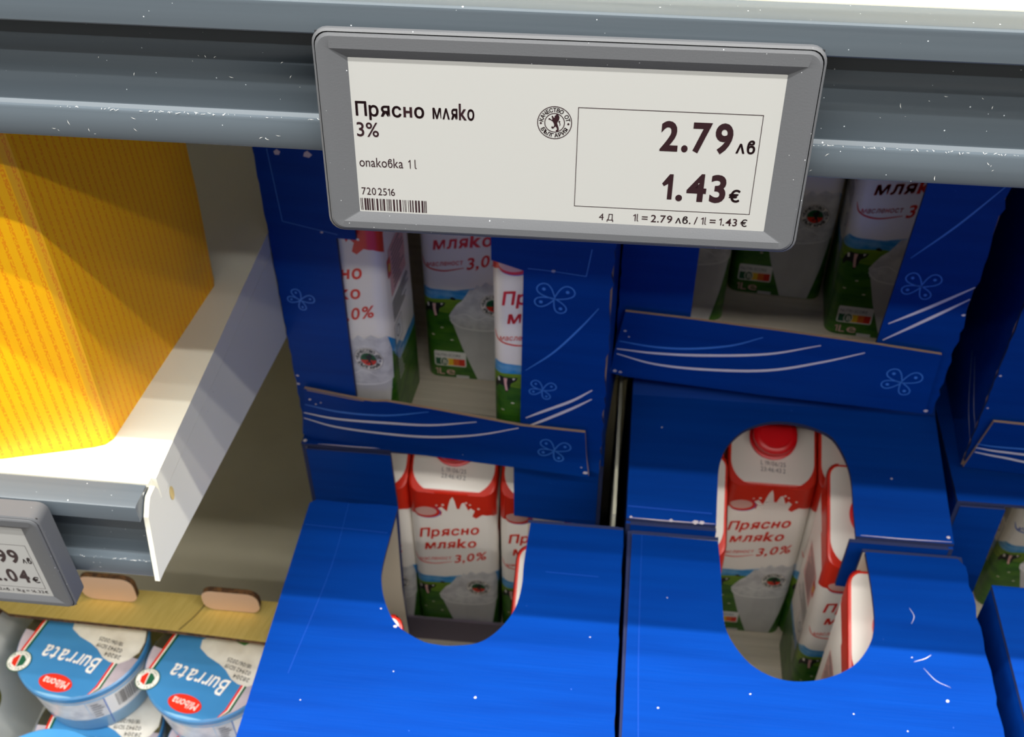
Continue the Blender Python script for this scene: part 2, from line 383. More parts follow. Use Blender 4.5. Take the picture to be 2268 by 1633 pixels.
def frame2d(b, fn, x0, y0, x1, y1, wd, mt):
    for q in (((x0, y0), (x1, y0 + wd)), ((x0, y1 - wd), (x1, y1)), ((x0, y0), (x0 + wd, y1)), ((x1 - wd, y0), (x1, y1))):
        (a, c), (d, e) = q; b.add([fn(a, c), fn(d, c), fn(d, e), fn(a, e)], [(0, 1, 2, 3)], mt)
LION = [(0.9, 4.0), (1.6, 3.1), (1.9, 2.3), (1.7, 1.2), (1.1, 0.3), (1.0, -0.2), (1.3, -1.0), (1.6, -1.9), (1.75, -2.7), (1.5, -3.5), (0.7, -3.9), (0.55, -3.2), (1.1, -2.8), (0.8, -2.0), (0.4, -1.5),
        (-0.1, -2.0), (-0.4, -2.4), (-1.0, -2.5), (-1.3, -2.0), (-1.0, -1.5), (-0.5, -1.8), (-0.2, -1.4), (-0.1, -0.9), (-0.5, 0.1), (-0.9, 0.6), (-1.8, 1.2), (-2.5, 1.3), (-2.4, 1.8), (-2.0, 1.9), (-1.6, 1.5), (-1.0, 1.1),
        (-1.0, 2.0), (-1.3, 2.6), (-1.0, 3.0), (-0.6, 2.6), (-0.4, 2.1), (0.0, 2.3), (-0.1, 2.9), (0.4, 3.2)]
TAIL = [(1.9, -1.4), (2.1, -0.7), (1.8, 0.1), (1.4, 0.5), (1.9, 0.9), (2.3, 0.7), (2.0, 0.3), (2.3, -0.3), (2.35, -0.9)]
def stamp(b, fn, c, r, inner_mt, ring_mt, text_mt, back=None, fill=None, fill2=None, thin=0.25):
    k = r / 5.7
    if back: b.disc(c, r, r, fn, back)
    f2 = lambda a, e: fn(a, e, 1) if back else fn(a, e)
    b.disc(c, r, r, f2, ring_mt, r0=1 - thin * k / r)
    b.disc(c, 3.35 * k, 3.35 * k, f2, ring_mt, r0=1 - thin * k / (3.35 * k))
    if fill:
        b.disc(c, 3.1 * k, 3.1 * k, lambda a, e: fn(a, e, 2), fill)
        b.poly([(c[0] + 3.1 * k * math.cos(R(a)), c[1] + 3.1 * k * math.sin(R(a))) for a in range(190, 361, 12)], lambda a, e: fn(a, e, 3), fill2)
    f3 = (lambda a, e: fn(a, e, 4)) if back else fn
    b.poly([(c[0] + x * k * 0.82, c[1] + y * k * 0.82) for x, y in LION], f3, inner_mt)
    b.poly([(c[0] + x * k * 0.82, c[1] + y * k * 0.82) for x, y in TAIL], f3, inner_mt)
    bo_ = 0.07 if back else 0.03
    ring_text(b, 'КАЧЕСТВО ОТ', f2, text_mt, c, 3.75 * k, 1.35 * k, R(168), R(14), bold=bo_)
    ring_text(b, 'БЪЛГАРИЯ', f2, text_mt, c, 3.7 * k, 1.35 * k, R(212), R(328), inward=True, bold=bo_)
    for sx in (-1, 1): b.disc((c[0] + sx * 4.5 * k, c[1] - 0.3 * k), 0.36 * k, 0.36 * k, f2, inner_mt, n=12)
def print_milk(b, fn):
    T = lambda s, x0, y0, cap, x1, bold=0.0: b.text(s, fn, INK, x0, y0, cap, x1=x1, bold=bold)
    T('Прясно', -68.5, 7.2, 4.9, -45.6, 0.030); T('мʌяkо', -42.8, 7.2, 4.9, -29.0, 0.030)
    T('3%', -68.6, -0.2, 4.9, -61.2, 0.012)
    T('onakoϐka', -68.6, -11.3, 3.1, -53.6); T('1', -51.8, -11.3, 3.2, -51.0); T('l', -49.6, -11.3, 3.2, -49.0)
    T('720', -68.6, -21.9, 2.7, -63.6); T('2516', -62.9, -21.9, 2.7, -57.0)
    x = -69.3; rn = random.Random(3)
    while x < -46.4:
        wd = rn.choice((0.18, 0.18, 0.28, 0.4, 0.6)); b.add([fn(x, -27.9), fn(x + wd, -27.9), fn(x + wd, -23.3), fn(x, -23.3)], [(0, 1, 2, 3)], INK); x += wd + rn.choice((0.25, 0.3, 0.45, 0.6))
    stamp(b, fn, (-2.6, 7.6), 5.7, INK, INK, INK)
    frame2d(b, fn, 4.9, -22.4, 64.2, 13.3, 0.2, INK)
    T('2.79', 32.1, -0.2, 9.6, 55.4, 0.042); T('ʌϐ', 56.8, -0.2, 4.4, 63.0, 0.03)
    T('1.43', 34.0, -18.1, 9.3, 55.3, 0.042); T('€', 56.5, -17.9, 4.4, 60.2, 0.035)
    T('4', 13.6, -27.2, 2.5, 15.2); T('Д', 16.3, -27.2, 2.5, 18.5)
    T('1l = 2.79 ʌϐ. / 1l = 1.43 €', 25.2, -27.0, 2.7, 63.8, 0.012)
def print_burrata(b, fn):
    T = lambda s, x0, y0, cap, x1, bold=0.0: b.text(s, fn, INK, x0, y0, cap, x1=x1, bold=bold)
    frame2d(b, fn, 4.9, -22.4, 67.3, 13.3, 0.2, INK)
    T('3.99', 40.5, -1.4, 10.0, 60.9, 0.042); T('ʌϐ', 61.9, -1.4, 4.6, 66.7, 0.03)
    T('2.04', 40.5, -17.6, 9.8, 61.4, 0.042); T('€', 62.4, -17.4, 4.8, 66.2, 0.035)
    T('31.92ʌϐ. / 1kg = 16.32€', 36.0, -26.4, 2.3, 67.8, 0.012)
t, b = make_tag(-0.0194, 0.3206, -0.1962, R(6.8), R(0.74), 'large grey electronic price tag reading 2.79 and 1.43 on the upper rail', print_milk)
b.build('display', t, 0)
t, b = make_tag(-0.3450, 0.3160, -0.4490, R(-0.5), R(0.3), 'grey electronic price tag cut by the left edge, on the lower shelf rail', print_burrata, th=0.0125)
b.build('display', t, 0)

# ------------------------------------------------------------------ milk cartons
CW = 0.0690; CH = 0.193; CTOP = 0.230; CRD = 0.009
FL = CW / 2 - CRD; AR = CRD * math.pi / 2; PER = 8 * FL + 4 * AR
def contour(s, inset=0.0):
    """point on the rounded square outline; s = distance along it from the front centre to the right; centre at (0, CW/2)"""
    s = s % PER; r = CRD - inset; side = 2 * FL + AR
    k = int((s + FL) // side) % 4; u = (s + FL) - ((s + FL) // side) * side
    if u <= 2 * FL: x, y = u - FL, -(CW / 2 - inset)
    else:
        a = (u - 2 * FL) / CRD; x, y = FL + r * math.sin(a), -FL - r * math.cos(a)
    for _ in range(k): x, y = -y, x
    return x, y + CW / 2
def slope_z(y): return CH + (CTOP - CH) * (y / CW)
STEPS = []
for k in range(4):
    base = k * (2 * FL + AR) - FL
    STEPS += [base, base + FL, base + 2 * FL] + [base + 2 * FL + AR * j / 5 for j in range(1, 5)]
def csurf(s, v, off=0.00012):
    """s, v in mm on the wrap-around print"""
    x, y = contour(s * MMS); x2, y2 = contour(s * MMS, -off)
    return (x2, y2, v * MMS)
def sslope(a, c, lv=1):
    """a across, c up the slanted top from its lower edge, mm"""
    ln = math.hypot(CW, CTOP - CH); ny, nz = -(CTOP - CH) / ln, CW / ln
    y = c * MMS * CW / ln; o = 0.00012 * lv
    return (a * MMS, y + ny * o, slope_z(y) + nz * o)
CUTS = [FL / MMS + AR / MMS * j / 6 for j in range(0, 7)]; CUTS = CUTS + [-c for c in CUTS]
SIDE0 = (FL + AR) / MMS                        # where the right side face begins, mm
ALLCUTS = sorted(set(round(c + k * (2 * FL + AR) / MMS, 3) for c in [FL / MMS + AR / MMS * j / 5 for j in range(6)] for k in (-3, -2, -1, 0, 1, 2)))
def carton_mesh(main_red, detail=True):
    b = MB(); n = len(STEPS)
    rows = [[(*contour(s, 0.0012), 0.0) for s in STEPS], [(*contour(s), 0.0014) for s in STEPS]]
    rows.append([(*contour(s), slope_z(contour(s)[1]) - 0.0030) for s in STEPS])
    rows.append([(*contour(s, 0.0008), slope_z(contour(s, 0.0008)[1]) - 0.0008) for s in STEPS])
    rows.append([(*contour(s, 0.0026), slope_z(contour(s, 0.0026)[1])) for s in STEPS])
    for q, (A, B) in enumerate(zip(rows, rows[1:])): b.add(A + B, [(i, (i + 1) % n, n + (i + 1) % n, n + i) for i in range(n)], main_red if q > 1 else CWHITE)
    b.add(rows[0], [tuple(range(n))], CWHITE); b.add(rows[-1], [tuple(range(n))], CWHITE)
    F = lambda lv: (lambda a, c, k=0: csurf(a, c, 0.00012 * (lv + k)))
    half = PER / MMS / 2
    # meadow and sky run all the way round
    b.poly([(-half, 1.5), (half, 1.5), (half, 60), (50, 62), (38, 80), (30, 86), (10, 80), (-12, 79), (-25, 77), (-36, 74), (-48, 62), (-half, 60)], F(1), CGRASS, ALLCUTS)
    b.poly([(-half, 60), (-48, 62), (-36, 74), (-25, 76.5), (-12, 78), (5, 79), (30, 82), (38, 78), (50, 62), (half, 60), (half, 67), (60, 70), (46, 84), (33, 97), (14, 94), (4, 91), (-10, 87.5), (-25, 87.5), (-34, 88), (-46, 74), (-60, 68), (-half, 67)], F(1), CSKY, ALLCUTS)
    b.poly([(-45, 62), (-30, 68), (-16, 66), (-4, 70), (6, 74), (6, 79), (-8, 80), (-20, 79), (-45, 77)], F(2), CHILL, CUTS)
    # red band under the slanted top, following its edge, with the white splash cut into it
    top = lambda s: slope_z(contour(s * MMS)[1]) / MMS - 3.0
    ss = [c for c in sorted([k * (2 * FL + AR) / MMS * 1.0 + q for k in (-2, -1, 0, 1, 2) for q in [-FL / MMS, 0, FL / MMS] + [FL / MMS + AR / MMS * j / 5 for j in range(1, 5)]]) if -half + 12 <= c <= half - 12]
    lowF = [(-39, 163), (-33, 165), (-27, 168), (-20, 172), (-13, 172), (-9, 166), (-8, 171), (-11, 175), (-8, 177), (-4, 172), (-2.5, 180), (-1, 186), (1, 190), (2.5, 185), (4, 176), (6, 176), (8, 183), (10, 184), (13, 175), (15, 178), (18, 175), (16, 168), (19, 166), (24, 171), (30, 170), (39, 164)]
    for i in range(len(ss) - 1):
        s0, s1 = ss[i], ss[i + 1]
        if abs(s0 + s1) / 2 > SIDE0:
            q = [(s0, top(s0) - 17 - 3 * (abs(s0) > 60)), (s1, top(s1) - 17), (s1, top(s1) + 2.0), (s0, top(s0) + 2.0)]
            b.add([csurf(a, c, 0.00012) for a, c in q], [(0, 1, 2, 3)], main_red)
    b.poly([(-SIDE0, top(-SIDE0) - 17)] + lowF + [(SIDE0, top(SIDE0) - 17), (SIDE0, top(SIDE0) + 2)] + [(c, top(c) + 2.6) for c in (34, 30, FL / MMS, 0, -FL / MMS, -30, -34)] + [(-SIDE0, top(-SIDE0) + 2)], F(1), main_red, CUTS)
    for (a, c, r) in ((-7, 179.5, 1.1), (11.5, 184, 1.0), (14.5, 182, 0.8), (21, 178, 1.0), (-12, 178.5, 0.8)): b.disc((a, c), r, r, F(2), CWHITE, n=12)
    # red corners at the lower end of the slanted top
    for sg in (-1, 1):
        arc = [(sg * (13 + 19.0 * math.sin(R(a))), 21.5 - 20.8 * math.cos(R(a))) for a in range(0, 91, 10)]
        b.poly([(sg * 13, -0.6)] + arc + [(sg * 32.0, 8), (sg * 30.5, 2.8), (sg * 26, -0.2)], lambda a, c: sslope(a, c, 1), main_red)
    # oval brand badge
    b.disc((-19.6, 170), 10.6, 7.2, F(2), CBLUE, R(4), cuts=CUTS); b.disc((-20.0, 170.4), 10.4, 7.0, F(3), main_red, R(4), cuts=CUTS); b.disc((-20.6, 171.0), 8.6, 5.2, F(4), CBADGE, R(4), cuts=CUTS)
    b.text('Прясно', F(2), main_red, -27.6, 138, 10.8, x1=20.5, shear=0.19, italic=0.12, bold=0.045)
    b.text('мляkо', F(2), main_red, -24.2, 123, 10.2, x1=17.8, shear=0.17, italic=0.12, bold=0.045)
    b.text('масленост', F(2), main_red, -29.5, 107.5, 4.6, x1=-3.2, shear=0.16, italic=0.1, bold=0.015)
    b.text('3,0%', F(2), main_red, -0.6, 107.5, 9.8, x1=25.6, shear=0.30, italic=0.12, bold=0.03)
    b.ribbon([(-34, 114), (-30, 107.5), (-18, 104.8), (-2.5, 108.8)], 1.3, F(2), main_red)
    # cow, flowers
    b.poly([(-33, 71), (-30, 75.5), (-24, 75), (-20, 75.5), (-17.3, 75.8), (-18.5, 72.5), (-22, 70), (-23, 66), (-24.5, 61.5), (-26, 61.5), (-26, 66), (-28, 67.5), (-31, 67), (-33.5, 62), (-34.5, 66)], F(3), CBLACK, CUTS)
    b.poly([(-27, 74.5), (-24.5, 74.5), (-25, 70), (-24.2, 63), (-25.8, 63), (-26.6, 68)], F(4), CPINK, CUTS)
    b.poly([(-31.5, 73.5), (-30, 74.2), (-29.6, 71), (-31, 70.5)], F(4), CWHITE, CUTS); b.poly([(-21, 75), (-19, 75), (-20.5, 73)], F(4), CWHITE, CUTS)
    b.poly([(-14, 80.5), (-12, 81.5), (-10, 80.5), (-9.5, 79), (-11, 78.7), (-13, 79)], F(3), CBLACK)
    for a, c in ((-21, 51.5), (-28, 44), (-14, 40)): b.disc((a, c), 1.2, 0.55, F(3), CLINE, n=10); b.disc((a, c), 0.45, 0.3, F(4), CYELLOW, n=8)
    # milk glass with splash
    b.poly([(-14, 61), (28.5, 65), (35, 66), (30, 30), (25, 2), (4.5, 2), (-6, 32)], F(3), CGLASS, CUTS)
    b.poly([(-15.2, 63.5), (-13, 68), (-9, 75), (-5, 79), (-2, 84), (1, 90), (4, 90.5), (6.5, 95), (9, 93), (13, 98), (17, 95), (22, 99), (27, 97), (33, 98), (36, 84), (35, 58), (20, 52.5), (4, 51.5), (-8, 53), (-13.5, 56.5)], F(4), CGLASSL, CUTS)
    b.ribbon([(-14.8, 60), (-8, 54), (4, 52), (18, 53), (34, 58)], 1.4, F(5), CLINE)
    b.ribbon([(-12.5, 63), (-3, 66.5), (6, 62), (14, 66), (24, 61)], 0.9, F(5), CLINE)
    stamp(b, lambda a, c, k=0: csurf(a, c, 0.00012 * (6 + k)), (18.5, 77), 10.2, CBLACK, CTEXT, CBLACK, back=CWHITE, fill=CDGREEN, fill2=CRED, thin=0.16)
    # score panel and volume
    b.poly(rrect(-28.3, 13.2, -3.8, 28.2, 1.5, 3), F(3), CLINE, CUTS)
    for i, mt in enumerate((NGREEN, NGREEN, CYELLOW, CORANGE, CRED)): b.poly([(-27.3 + 4.5 * i, 14.2), (-22.8 + 4.5 * i, 14.2), (-22.8 + 4.5 * i, 21), (-27.3 + 4.5 * i, 21)], F(4), mt, CUTS)
    b.disc((-20.5, 17.8), 3.2, 4.4, F(5), CWHITE, n=20); b.disc((-20.5, 17.8), 2.6, 3.8, F(6), NGREEN, n=20)
    b.text('B', F(7), CWHITE, -21.6, 15.8, 4.2, bold=0.02); b.text('NUTRI-SCORE', F(4), CTEXT, -27, 23.0, 2.6, x1=-8)
    b.text('1L', F(3), CPINK, -28.2, 4.2, 6.2, x1=-21, bold=0.01); b.text('e', F(3), CPINK, -19.5, 4.4, 7.5, x1=-13)
    b.add([csurf(a, c, 0.0004) for a, c in ((2 - 14, 1.8), (2 - 4, 1.8), (2 - 4, 4.4), (2 - 14, 4.4))], [(0, 1, 2, 3)], CGLASS)
    FS = lambda a, c: sslope(a, c, 2)
    if detail: b.text('L 19/06/25', FS, CTEXT, -9, 17.5, 3.4, x1=10, shear=-0.05); b.text('23:46:43 2', FS, CTEXT, -9, 12.5, 3.4, x1=10, shear=-0.05)
    # small print, table and icon on both side faces
    rn = random.Random(5)
    for sg in (-1, 1):
        o = sg * (SIDE0 + FL / MMS)
        P = lambda a, c: csurf(o + sg * a, c, 0.0003); P2 = lambda a, c: csurf(o + sg * a, c, 0.00045)
        q = lambda x0, y0, x1, y1, mt, fn=P: b.add([fn(x0, y0), fn(x1, y0), fn(x1, y1), fn(x0, y1)], [(0, 1, 2, 3)], mt)
        q(-20, 122, 16, 160, CPINK)
        q(-24, 140, -17, 154, CRED, P2); b.disc((-20.5, 147), 2.4, 3.4, lambda a, c: csurf(o + sg * a, c, 0.0006), CYELLOW, n=14)
        for k in range(9): q(-14, 125 + 3.8 * k, -14 + rn.uniform(16, 28), 126.2 + 3.8 * k, CTEXT, P2)
        for k in range(7): q(-21, 101 + 2.6 * k, -21 + rn.uniform(18, 40), 101.9 + 2.6 * k, CBLACK, P2)
        q(-22, 58, -21.4, 97, CTEXT, P2); q(-22, 96.5, -4, 97, CTEXT, P2); q(-4.4, 78, -4, 97, CTEXT, P2); q(-22, 78, -4, 78.5, CTEXT, P2)
        q(-20.5, 79.5, -6, 95.5, CLINE); b.disc((-14, 88), 4, 5, P2, CTEXT, n=16, r0=0.8)
        for k in range(9): q(-20, 47 + 3.2 * k, -20 + rn.uniform(8, 20), 48.0 + 3.2 * k, CLINE, P2)
    return b.v, b.f, b.mi, b.mats
def carton_body(red, name):
    b = MB(); b.v, b.f, b.mi, b.mats = carton_mesh(red); return b
def make_cap(mt):
    b = MB(); n = 48; prof = [(0.0184, 0.0), (0.0184, 0.0022), (0.0168, 0.0026), (0.0168, 0.0120), (0.0150, 0.0133), (0.0125, 0.0137), (0.0118, 0.0131), (0.0, 0.0131)]
    ln = math.hypot(CW, CTOP - CH); nrm = Vector((0, -(CTOP - CH) / ln, CW / ln)); up = Vector((0, CW / ln, (CTOP - CH) / ln)); rx = Vector((1, 0, 0))
    c = Vector(sslope(0, 40))
    for i in range(len(prof) - 1):
        (ra, ha), (rb, hb) = prof[i], prof[i + 1]
        A = []; Bq = []
        for j in range(n):
            a = 2 * math.pi * j / n; k = 1 - (0.012 if (j % 2 and 2 <= i <= 3) else 0); kb = 1 - (0.012 if (j % 2 and 1 <= i <= 2) else 0)
            A.append(c + nrm * ha + (rx * math.cos(a) + up * math.sin(a)) * ra * k); Bq.append(c + nrm * hb + (rx * math.cos(a) + up * math.sin(a)) * rb * kb)
        b.add(A + Bq, [(j, (j + 1) % n, n + (j + 1) % n, n + j) for j in range(n)], mt)
    return b
PROTO = {}
def carton(kind, label, loc, rotz=0.0, group=None, tilt=None):
    """first call of a kind builds it, later calls copy the thing and its parts"""
    if kind not in PROTO:
        t = thing('milk_carton', label, 'milk carton', loc, rotz, group)
        o = carton_body(CRED if kind == 'red' else CBLUE, kind).build('body', t, 30); cp = make_cap(CAPRED if kind == 'red' else CBLUE).build('screw_cap', t, 40)
        PROTO[kind] = t; return t
    p = PROTO[kind]; t = p.copy(); COL.objects.link(t); t.location = (loc[0], loc[1], loc[2] + ZC); t.rotation_euler = (0, 0, rotz); t['label'] = label
    if group: t['group'] = group
    for ch in p.children:
        c = ch.copy(); COL.objects.link(c); c.parent = t
    return t

# ------------------------------------------------------------------ blue display boxes
BT = 0.003
def butterfly(b, fn, c, s, rot=0.0, wd=0.8):
    cs, sn = math.cos(rot), math.sin(rot)
    for ang, ln, br in ((128, 1.0, 0.62), (32, 1.05, 0.62), (196, 0.95, 0.50), (292, 0.85, 0.50)):
        a = R(ang); P = []
        for i in range(25):
            t = 2 * math.pi * i / 24; r = math.sin(t / 2) ** 1.0; th = (t - math.pi) / math.pi * 0.5
            u = ln * s * (0.5 - 0.5 * math.cos(t)); v = br * s * 0.42 * math.sin(t) * (0.25 + 0.75 * (0.5 - 0.5 * math.cos(t))) * -1.75
            x, y = u * math.cos(a) - v * math.sin(a), u * math.sin(a) + v * math.cos(a)
            P.append((c[0] + x * cs - y * sn, c[1] + x * sn + y * cs))
        n = len(P)
        b.ribbon(P[::2] + [P[-1]], wd, fn, LBLUE, taper=False)
        x, y = 0.70 * ln * s * math.cos(a), 0.70 * ln * s * math.sin(a)
        b.disc((c[0] + x * cs - y * sn, c[1] + x * sn + y * cs), s * 0.085, s * 0.085, fn, LBLUE, n=14)
def flecks(b, fn, spots, mt=WPRINT):
    for i, (x, y, s) in enumerate(spots):
        rn = random.Random(i + 50); a = rn.uniform(0, 6)
        b.poly([(x + s * math.cos(a + k * 1.2) * rn.uniform(0.4, 1), y + s * 0.6 * math.sin(a + k * 1.2)) for k in range(5)], fn, mt)
def make_tray(label, O, yaw, W, D, H, win, lip, decor, lipdecor, right_wear=True):
    """cut-open display tray: open front with a low printed lip. Local x right, y back, z up."""
    t = thing('display_tray', label, 'display box', O, R(-yaw), 'cut-open blue milk trays')
    XZ = lambda y0: (lambda a, c, k: (a, y0 + k, c))
    b = MB()
    right = jag((W, 0.0), (W, H), seed=3, amp=0.0012 if right_wear else 0.0005)
    left = jag((0.0, H), (0.0, 0.0), seed=9, amp=0.0004)
    outer = right + [(W, H)] + left
    b.panel(outer, [], XZ(0.0), BT, BLUE, EDGE, INSIDE) if not win else b.panel(outer, [mm(win)], XZ(0.0), BT, BLUE, EDGE, INSIDE)
    fn = lambda a, c, k=0: (a * MMS, -0.00015 - 0.0001 * k, c * MMS)
    decor(b, fn); b.build('front_panel', t, 20)
    b = MB(); b.panel(mm(lip), [], XZ(-0.0042), 0.0022, BLUE, KRAFT, INSIDE)
    fl_ = lambda a, c, k=0: (a * MMS, -0.00435 - 0.0001 * k, c * MMS)
    lipdecor(b, fl_); b.build('front_lip', t, 20)
    YZ = lambda x0: (lambda a, c, k: (x0 + k, a, c))
    for nm, x0 in (('side_panel', 0.0), ('side_panel', W - BT)):
        b = MB(); rect = [(BT, 0.0), (D, 0.0), (D, H), (BT, H)]
        if x0 == 0.0:
            b.panel(rect, [], YZ(x0), BT, BLUE, KRAFT, INSIDE)
            fs = lambda a, c, k=0: (-0.00015, a * MMS, c * MMS)
            b.ribbon([(2, 38), (20, 44), (50, 62)], 1.0, fs, WPRINT); b.ribbon([(2, 25), (30, 36), (60, 60)], 1.0, fs, WPRINT)
        else:
            b.panel(rect, [], YZ(x0), BT, INSIDE, KRAFT, BLUE)
        b.build(nm, t, 20)
    b = MB(); b.box((BT, D - BT, 0.0), (W - BT, D, H), INSIDE); b.build('back_panel', t, 0)
    b = MB(); b.box((BT, BT, 0.0), (W - BT, D - BT, BT), INSIDE); b.build('bottom_panel', t, 0)
    b = MB(); b.panel([(0.0, 0.0), (W, 0.0), (W, D), (0.0, D)], [[(0.02, 0.02), (W - 0.02, 0.02), (W - 0.02, D - 0.02), (0.02, D - 0.02)]], lambda a, c, k: (a, c, H + k), BT, BLUE, KRAFT, INSIDE); b.build('top_flap', t, 0)
    return t
UL_O, UL_Y = (-0.2172, 0.557, -0.597), 4.2
UR_O, UR_Y = (0.006, 0.590, -0.545), 4.8
UT_O, UT_Y = (0.258, 0.573, -0.597), 3.0
def ul_decor(b, fn):
    butterfly(b, fn, (183.1, 154.9), 14.0, R(6)); butterfly(b, fn, (176.6, 74.9), 10.0, R(4)); butterfly(b, fn, (14.1, 129.9), 9.5, R(-16))
    b.ribbon([(164.9, 91.2), (183.4, 110.2), (200.4, 134.0), (211.1, 151.2)], 1.3, fn, LBLUE)
    b.ribbon([(165.2, 46.5), (178.1, 55.5), (196.5, 68.1), (210.1, 80.5)], 2.2, fn, WPRINT); b.ribbon([(165, 37.5), (178.2, 46.7), (196.7, 60.8), (210.1, 72.1)], 2.2, fn, WPRINT)
    b.ribbon([(166, 176.6), (180.8, 176.5), (202.3, 175.3)], 0.5, fn, LBLUE, False); b.ribbon([(202.3, 175.3), (205, 196)], 0.5, fn, LBLUE, False)
    b.ribbon([(9, 245), (11, 193)], 0.4, fn, LBLUE, False); b.ribbon([(11, 193), (46, 187)], 0.4, fn, LBLUE, False)
    flecks(b, fn, [(15, 243, 3.5), (34, 243.5, 4), (36, 187.5, 1.4), (182, 176.6, 1.8), (2.2, 60, 1.6), (1.5, 52, 1.8)], WORN)
def ul_lip(b, fn):
    b.ribbon([(5.7, 36.2), (32.1, 33.1), (65.6, 35.6), (97, 44.6)], 1.6, fn, LBLUE)
    b.ribbon([(3.7, 27.7), (27.8, 25.5), (65.0, 27.9), (98.2, 31.6), (131.1, 40.6)], 2.3, fn, WPRINT)
    b.ribbon([(2.9, 22.1), (26.8, 17.0), (64.0, 16.6), (97.6, 19.4), (130.7, 27.4), (160.9, 39.9)], 2.2, fn, WPRINT)
    butterfly(b, fn, (186.3, 21.5), 12.5, R(4))
    b.ribbon([(50.3, 47.4), (40, 47.9), (9, 51.0)], 0.8, fn, KRAFT, False)
    flecks(b, fn, [(10, 42, 1.8), (14, 38, 1.2), (18, 40, 1.0), (209, 3, 2.4), (206, 8, 1.0), (120, 5, 0.5)], WORN)
make_tray('middle tray, left of the two facing the camera, behind the big tag with crumpled lip', UL_O, UL_Y, 0.2185, 0.285, 0.250,
          [(43.2, 38), (44.8, 184), (57.5, 184.3), (57.5, 205), (143.2, 205), (143.2, 180), (163.3, 174.5), (161.3, 38)],
          [(-0.3, 5.0), (6.8, -1.0), (120, -1.2), (206, -1.4), (211.4, -0.6), (209, 20), (207.2, 43.5), (163.1, 42.2), (99.2, 47.6), (66.8, 49.4), (58, 48.0), (50.3, 47.9), (7.1, 52.1), (3, 30)], ul_decor, ul_lip)
def ur_decor(b, fn):
    butterfly(b, fn, (187.5, 106.7), 12.5, R(10))
    b.ribbon([(176.4, 127.3), (197.1, 154.3), (217.2, 185.3)], 1.3, fn, LBLUE)
    b.ribbon([(174.5, 74.2), (196.5, 91.5), (218.9, 110.6)], 2.2, fn, WPRINT); b.ribbon([(174, 60.1), (198.6, 82.5), (218.4, 101.1)], 2.2, fn, WPRINT)
    flecks(b, fn, [(1.5, 130, 1.6), (1.6, 120, 1.8), (218, 88, 1.8)], WORN)
def ur_lip(b, fn):
    b.ribbon([(2.6, 35.2), (27.1, 33.7), (51.5, 36.1), (78.1, 43.3), (97.7, 53.7)], 1.7, fn, LBLUE)
    b.ribbon([(1.2, 27.9), (27.5, 28.0), (61.2, 31.5), (102.7, 39.6), (135.6, 52.7)], 2.2, fn, WPRINT)
    b.ribbon([(1.5, 23.3), (28.3, 18.0), (62.7, 18.7), (104.9, 25.0), (138.7, 38.2), (164.4, 51.0)], 2.2, fn, WPRINT)
    butterfly(b, fn, (192.5, 28.9), 13.5, R(4))
    flecks(b, fn, [(1, 7, 2.5), (5, 6.5, 2.0), (214, 6, 2.2), (6, 45, 1.4), (9, 40, 1.0)], WORN)
make_tray('tray on the right with a dark interior and purple side, under the upper shelf', UR_O, UR_Y, 0.2195, 0.270, 0.235,
          [(48.6, 45), (48.5, 205), (174.2, 205), (173.9, 177.6), (170.2, 45)],
          [(-2.0, 4.6), (8, 2.6), (110, 1.5), (213.8, 3.2), (212.6, 30), (211.8, 56.9), (169.7, 59.0), (110, 60.8), (48.9, 61.9), (5.0, 61.8), (-0.5, 24.2)], ur_decor, ur_lip)
def ut_decor(b, fn): flecks(b, fn, [(2, 60, 1.2), (2, 90, 1.4)], WORN)
def ut_lip(b, fn):
    b.ribbon([(2.3, 29.2), (20.1, 28.5), (60, 32), (90, 44)], 1.5, fn, LBLUE); b.ribbon([(2.7, 25.6), (21.3, 24.1), (60, 26), (120, 44)], 2.0, fn, WPRINT)
    b.ribbon([(3.3, 21.1), (22.8, 18.8), (60, 17), (130, 36)], 2.0, fn, WPRINT)
make_tray('tray at the right edge of the photo, only its left corner showing', UT_O, UT_Y, 0.2195, 0.285, 0.235,
          [(48.6, 45), (48.5, 205), (174.2, 205), (170.2, 45)], [(-0.4, 4.6), (214, 2), (212, 52), (7.8, 51.6)], ut_decor, ut_lip)

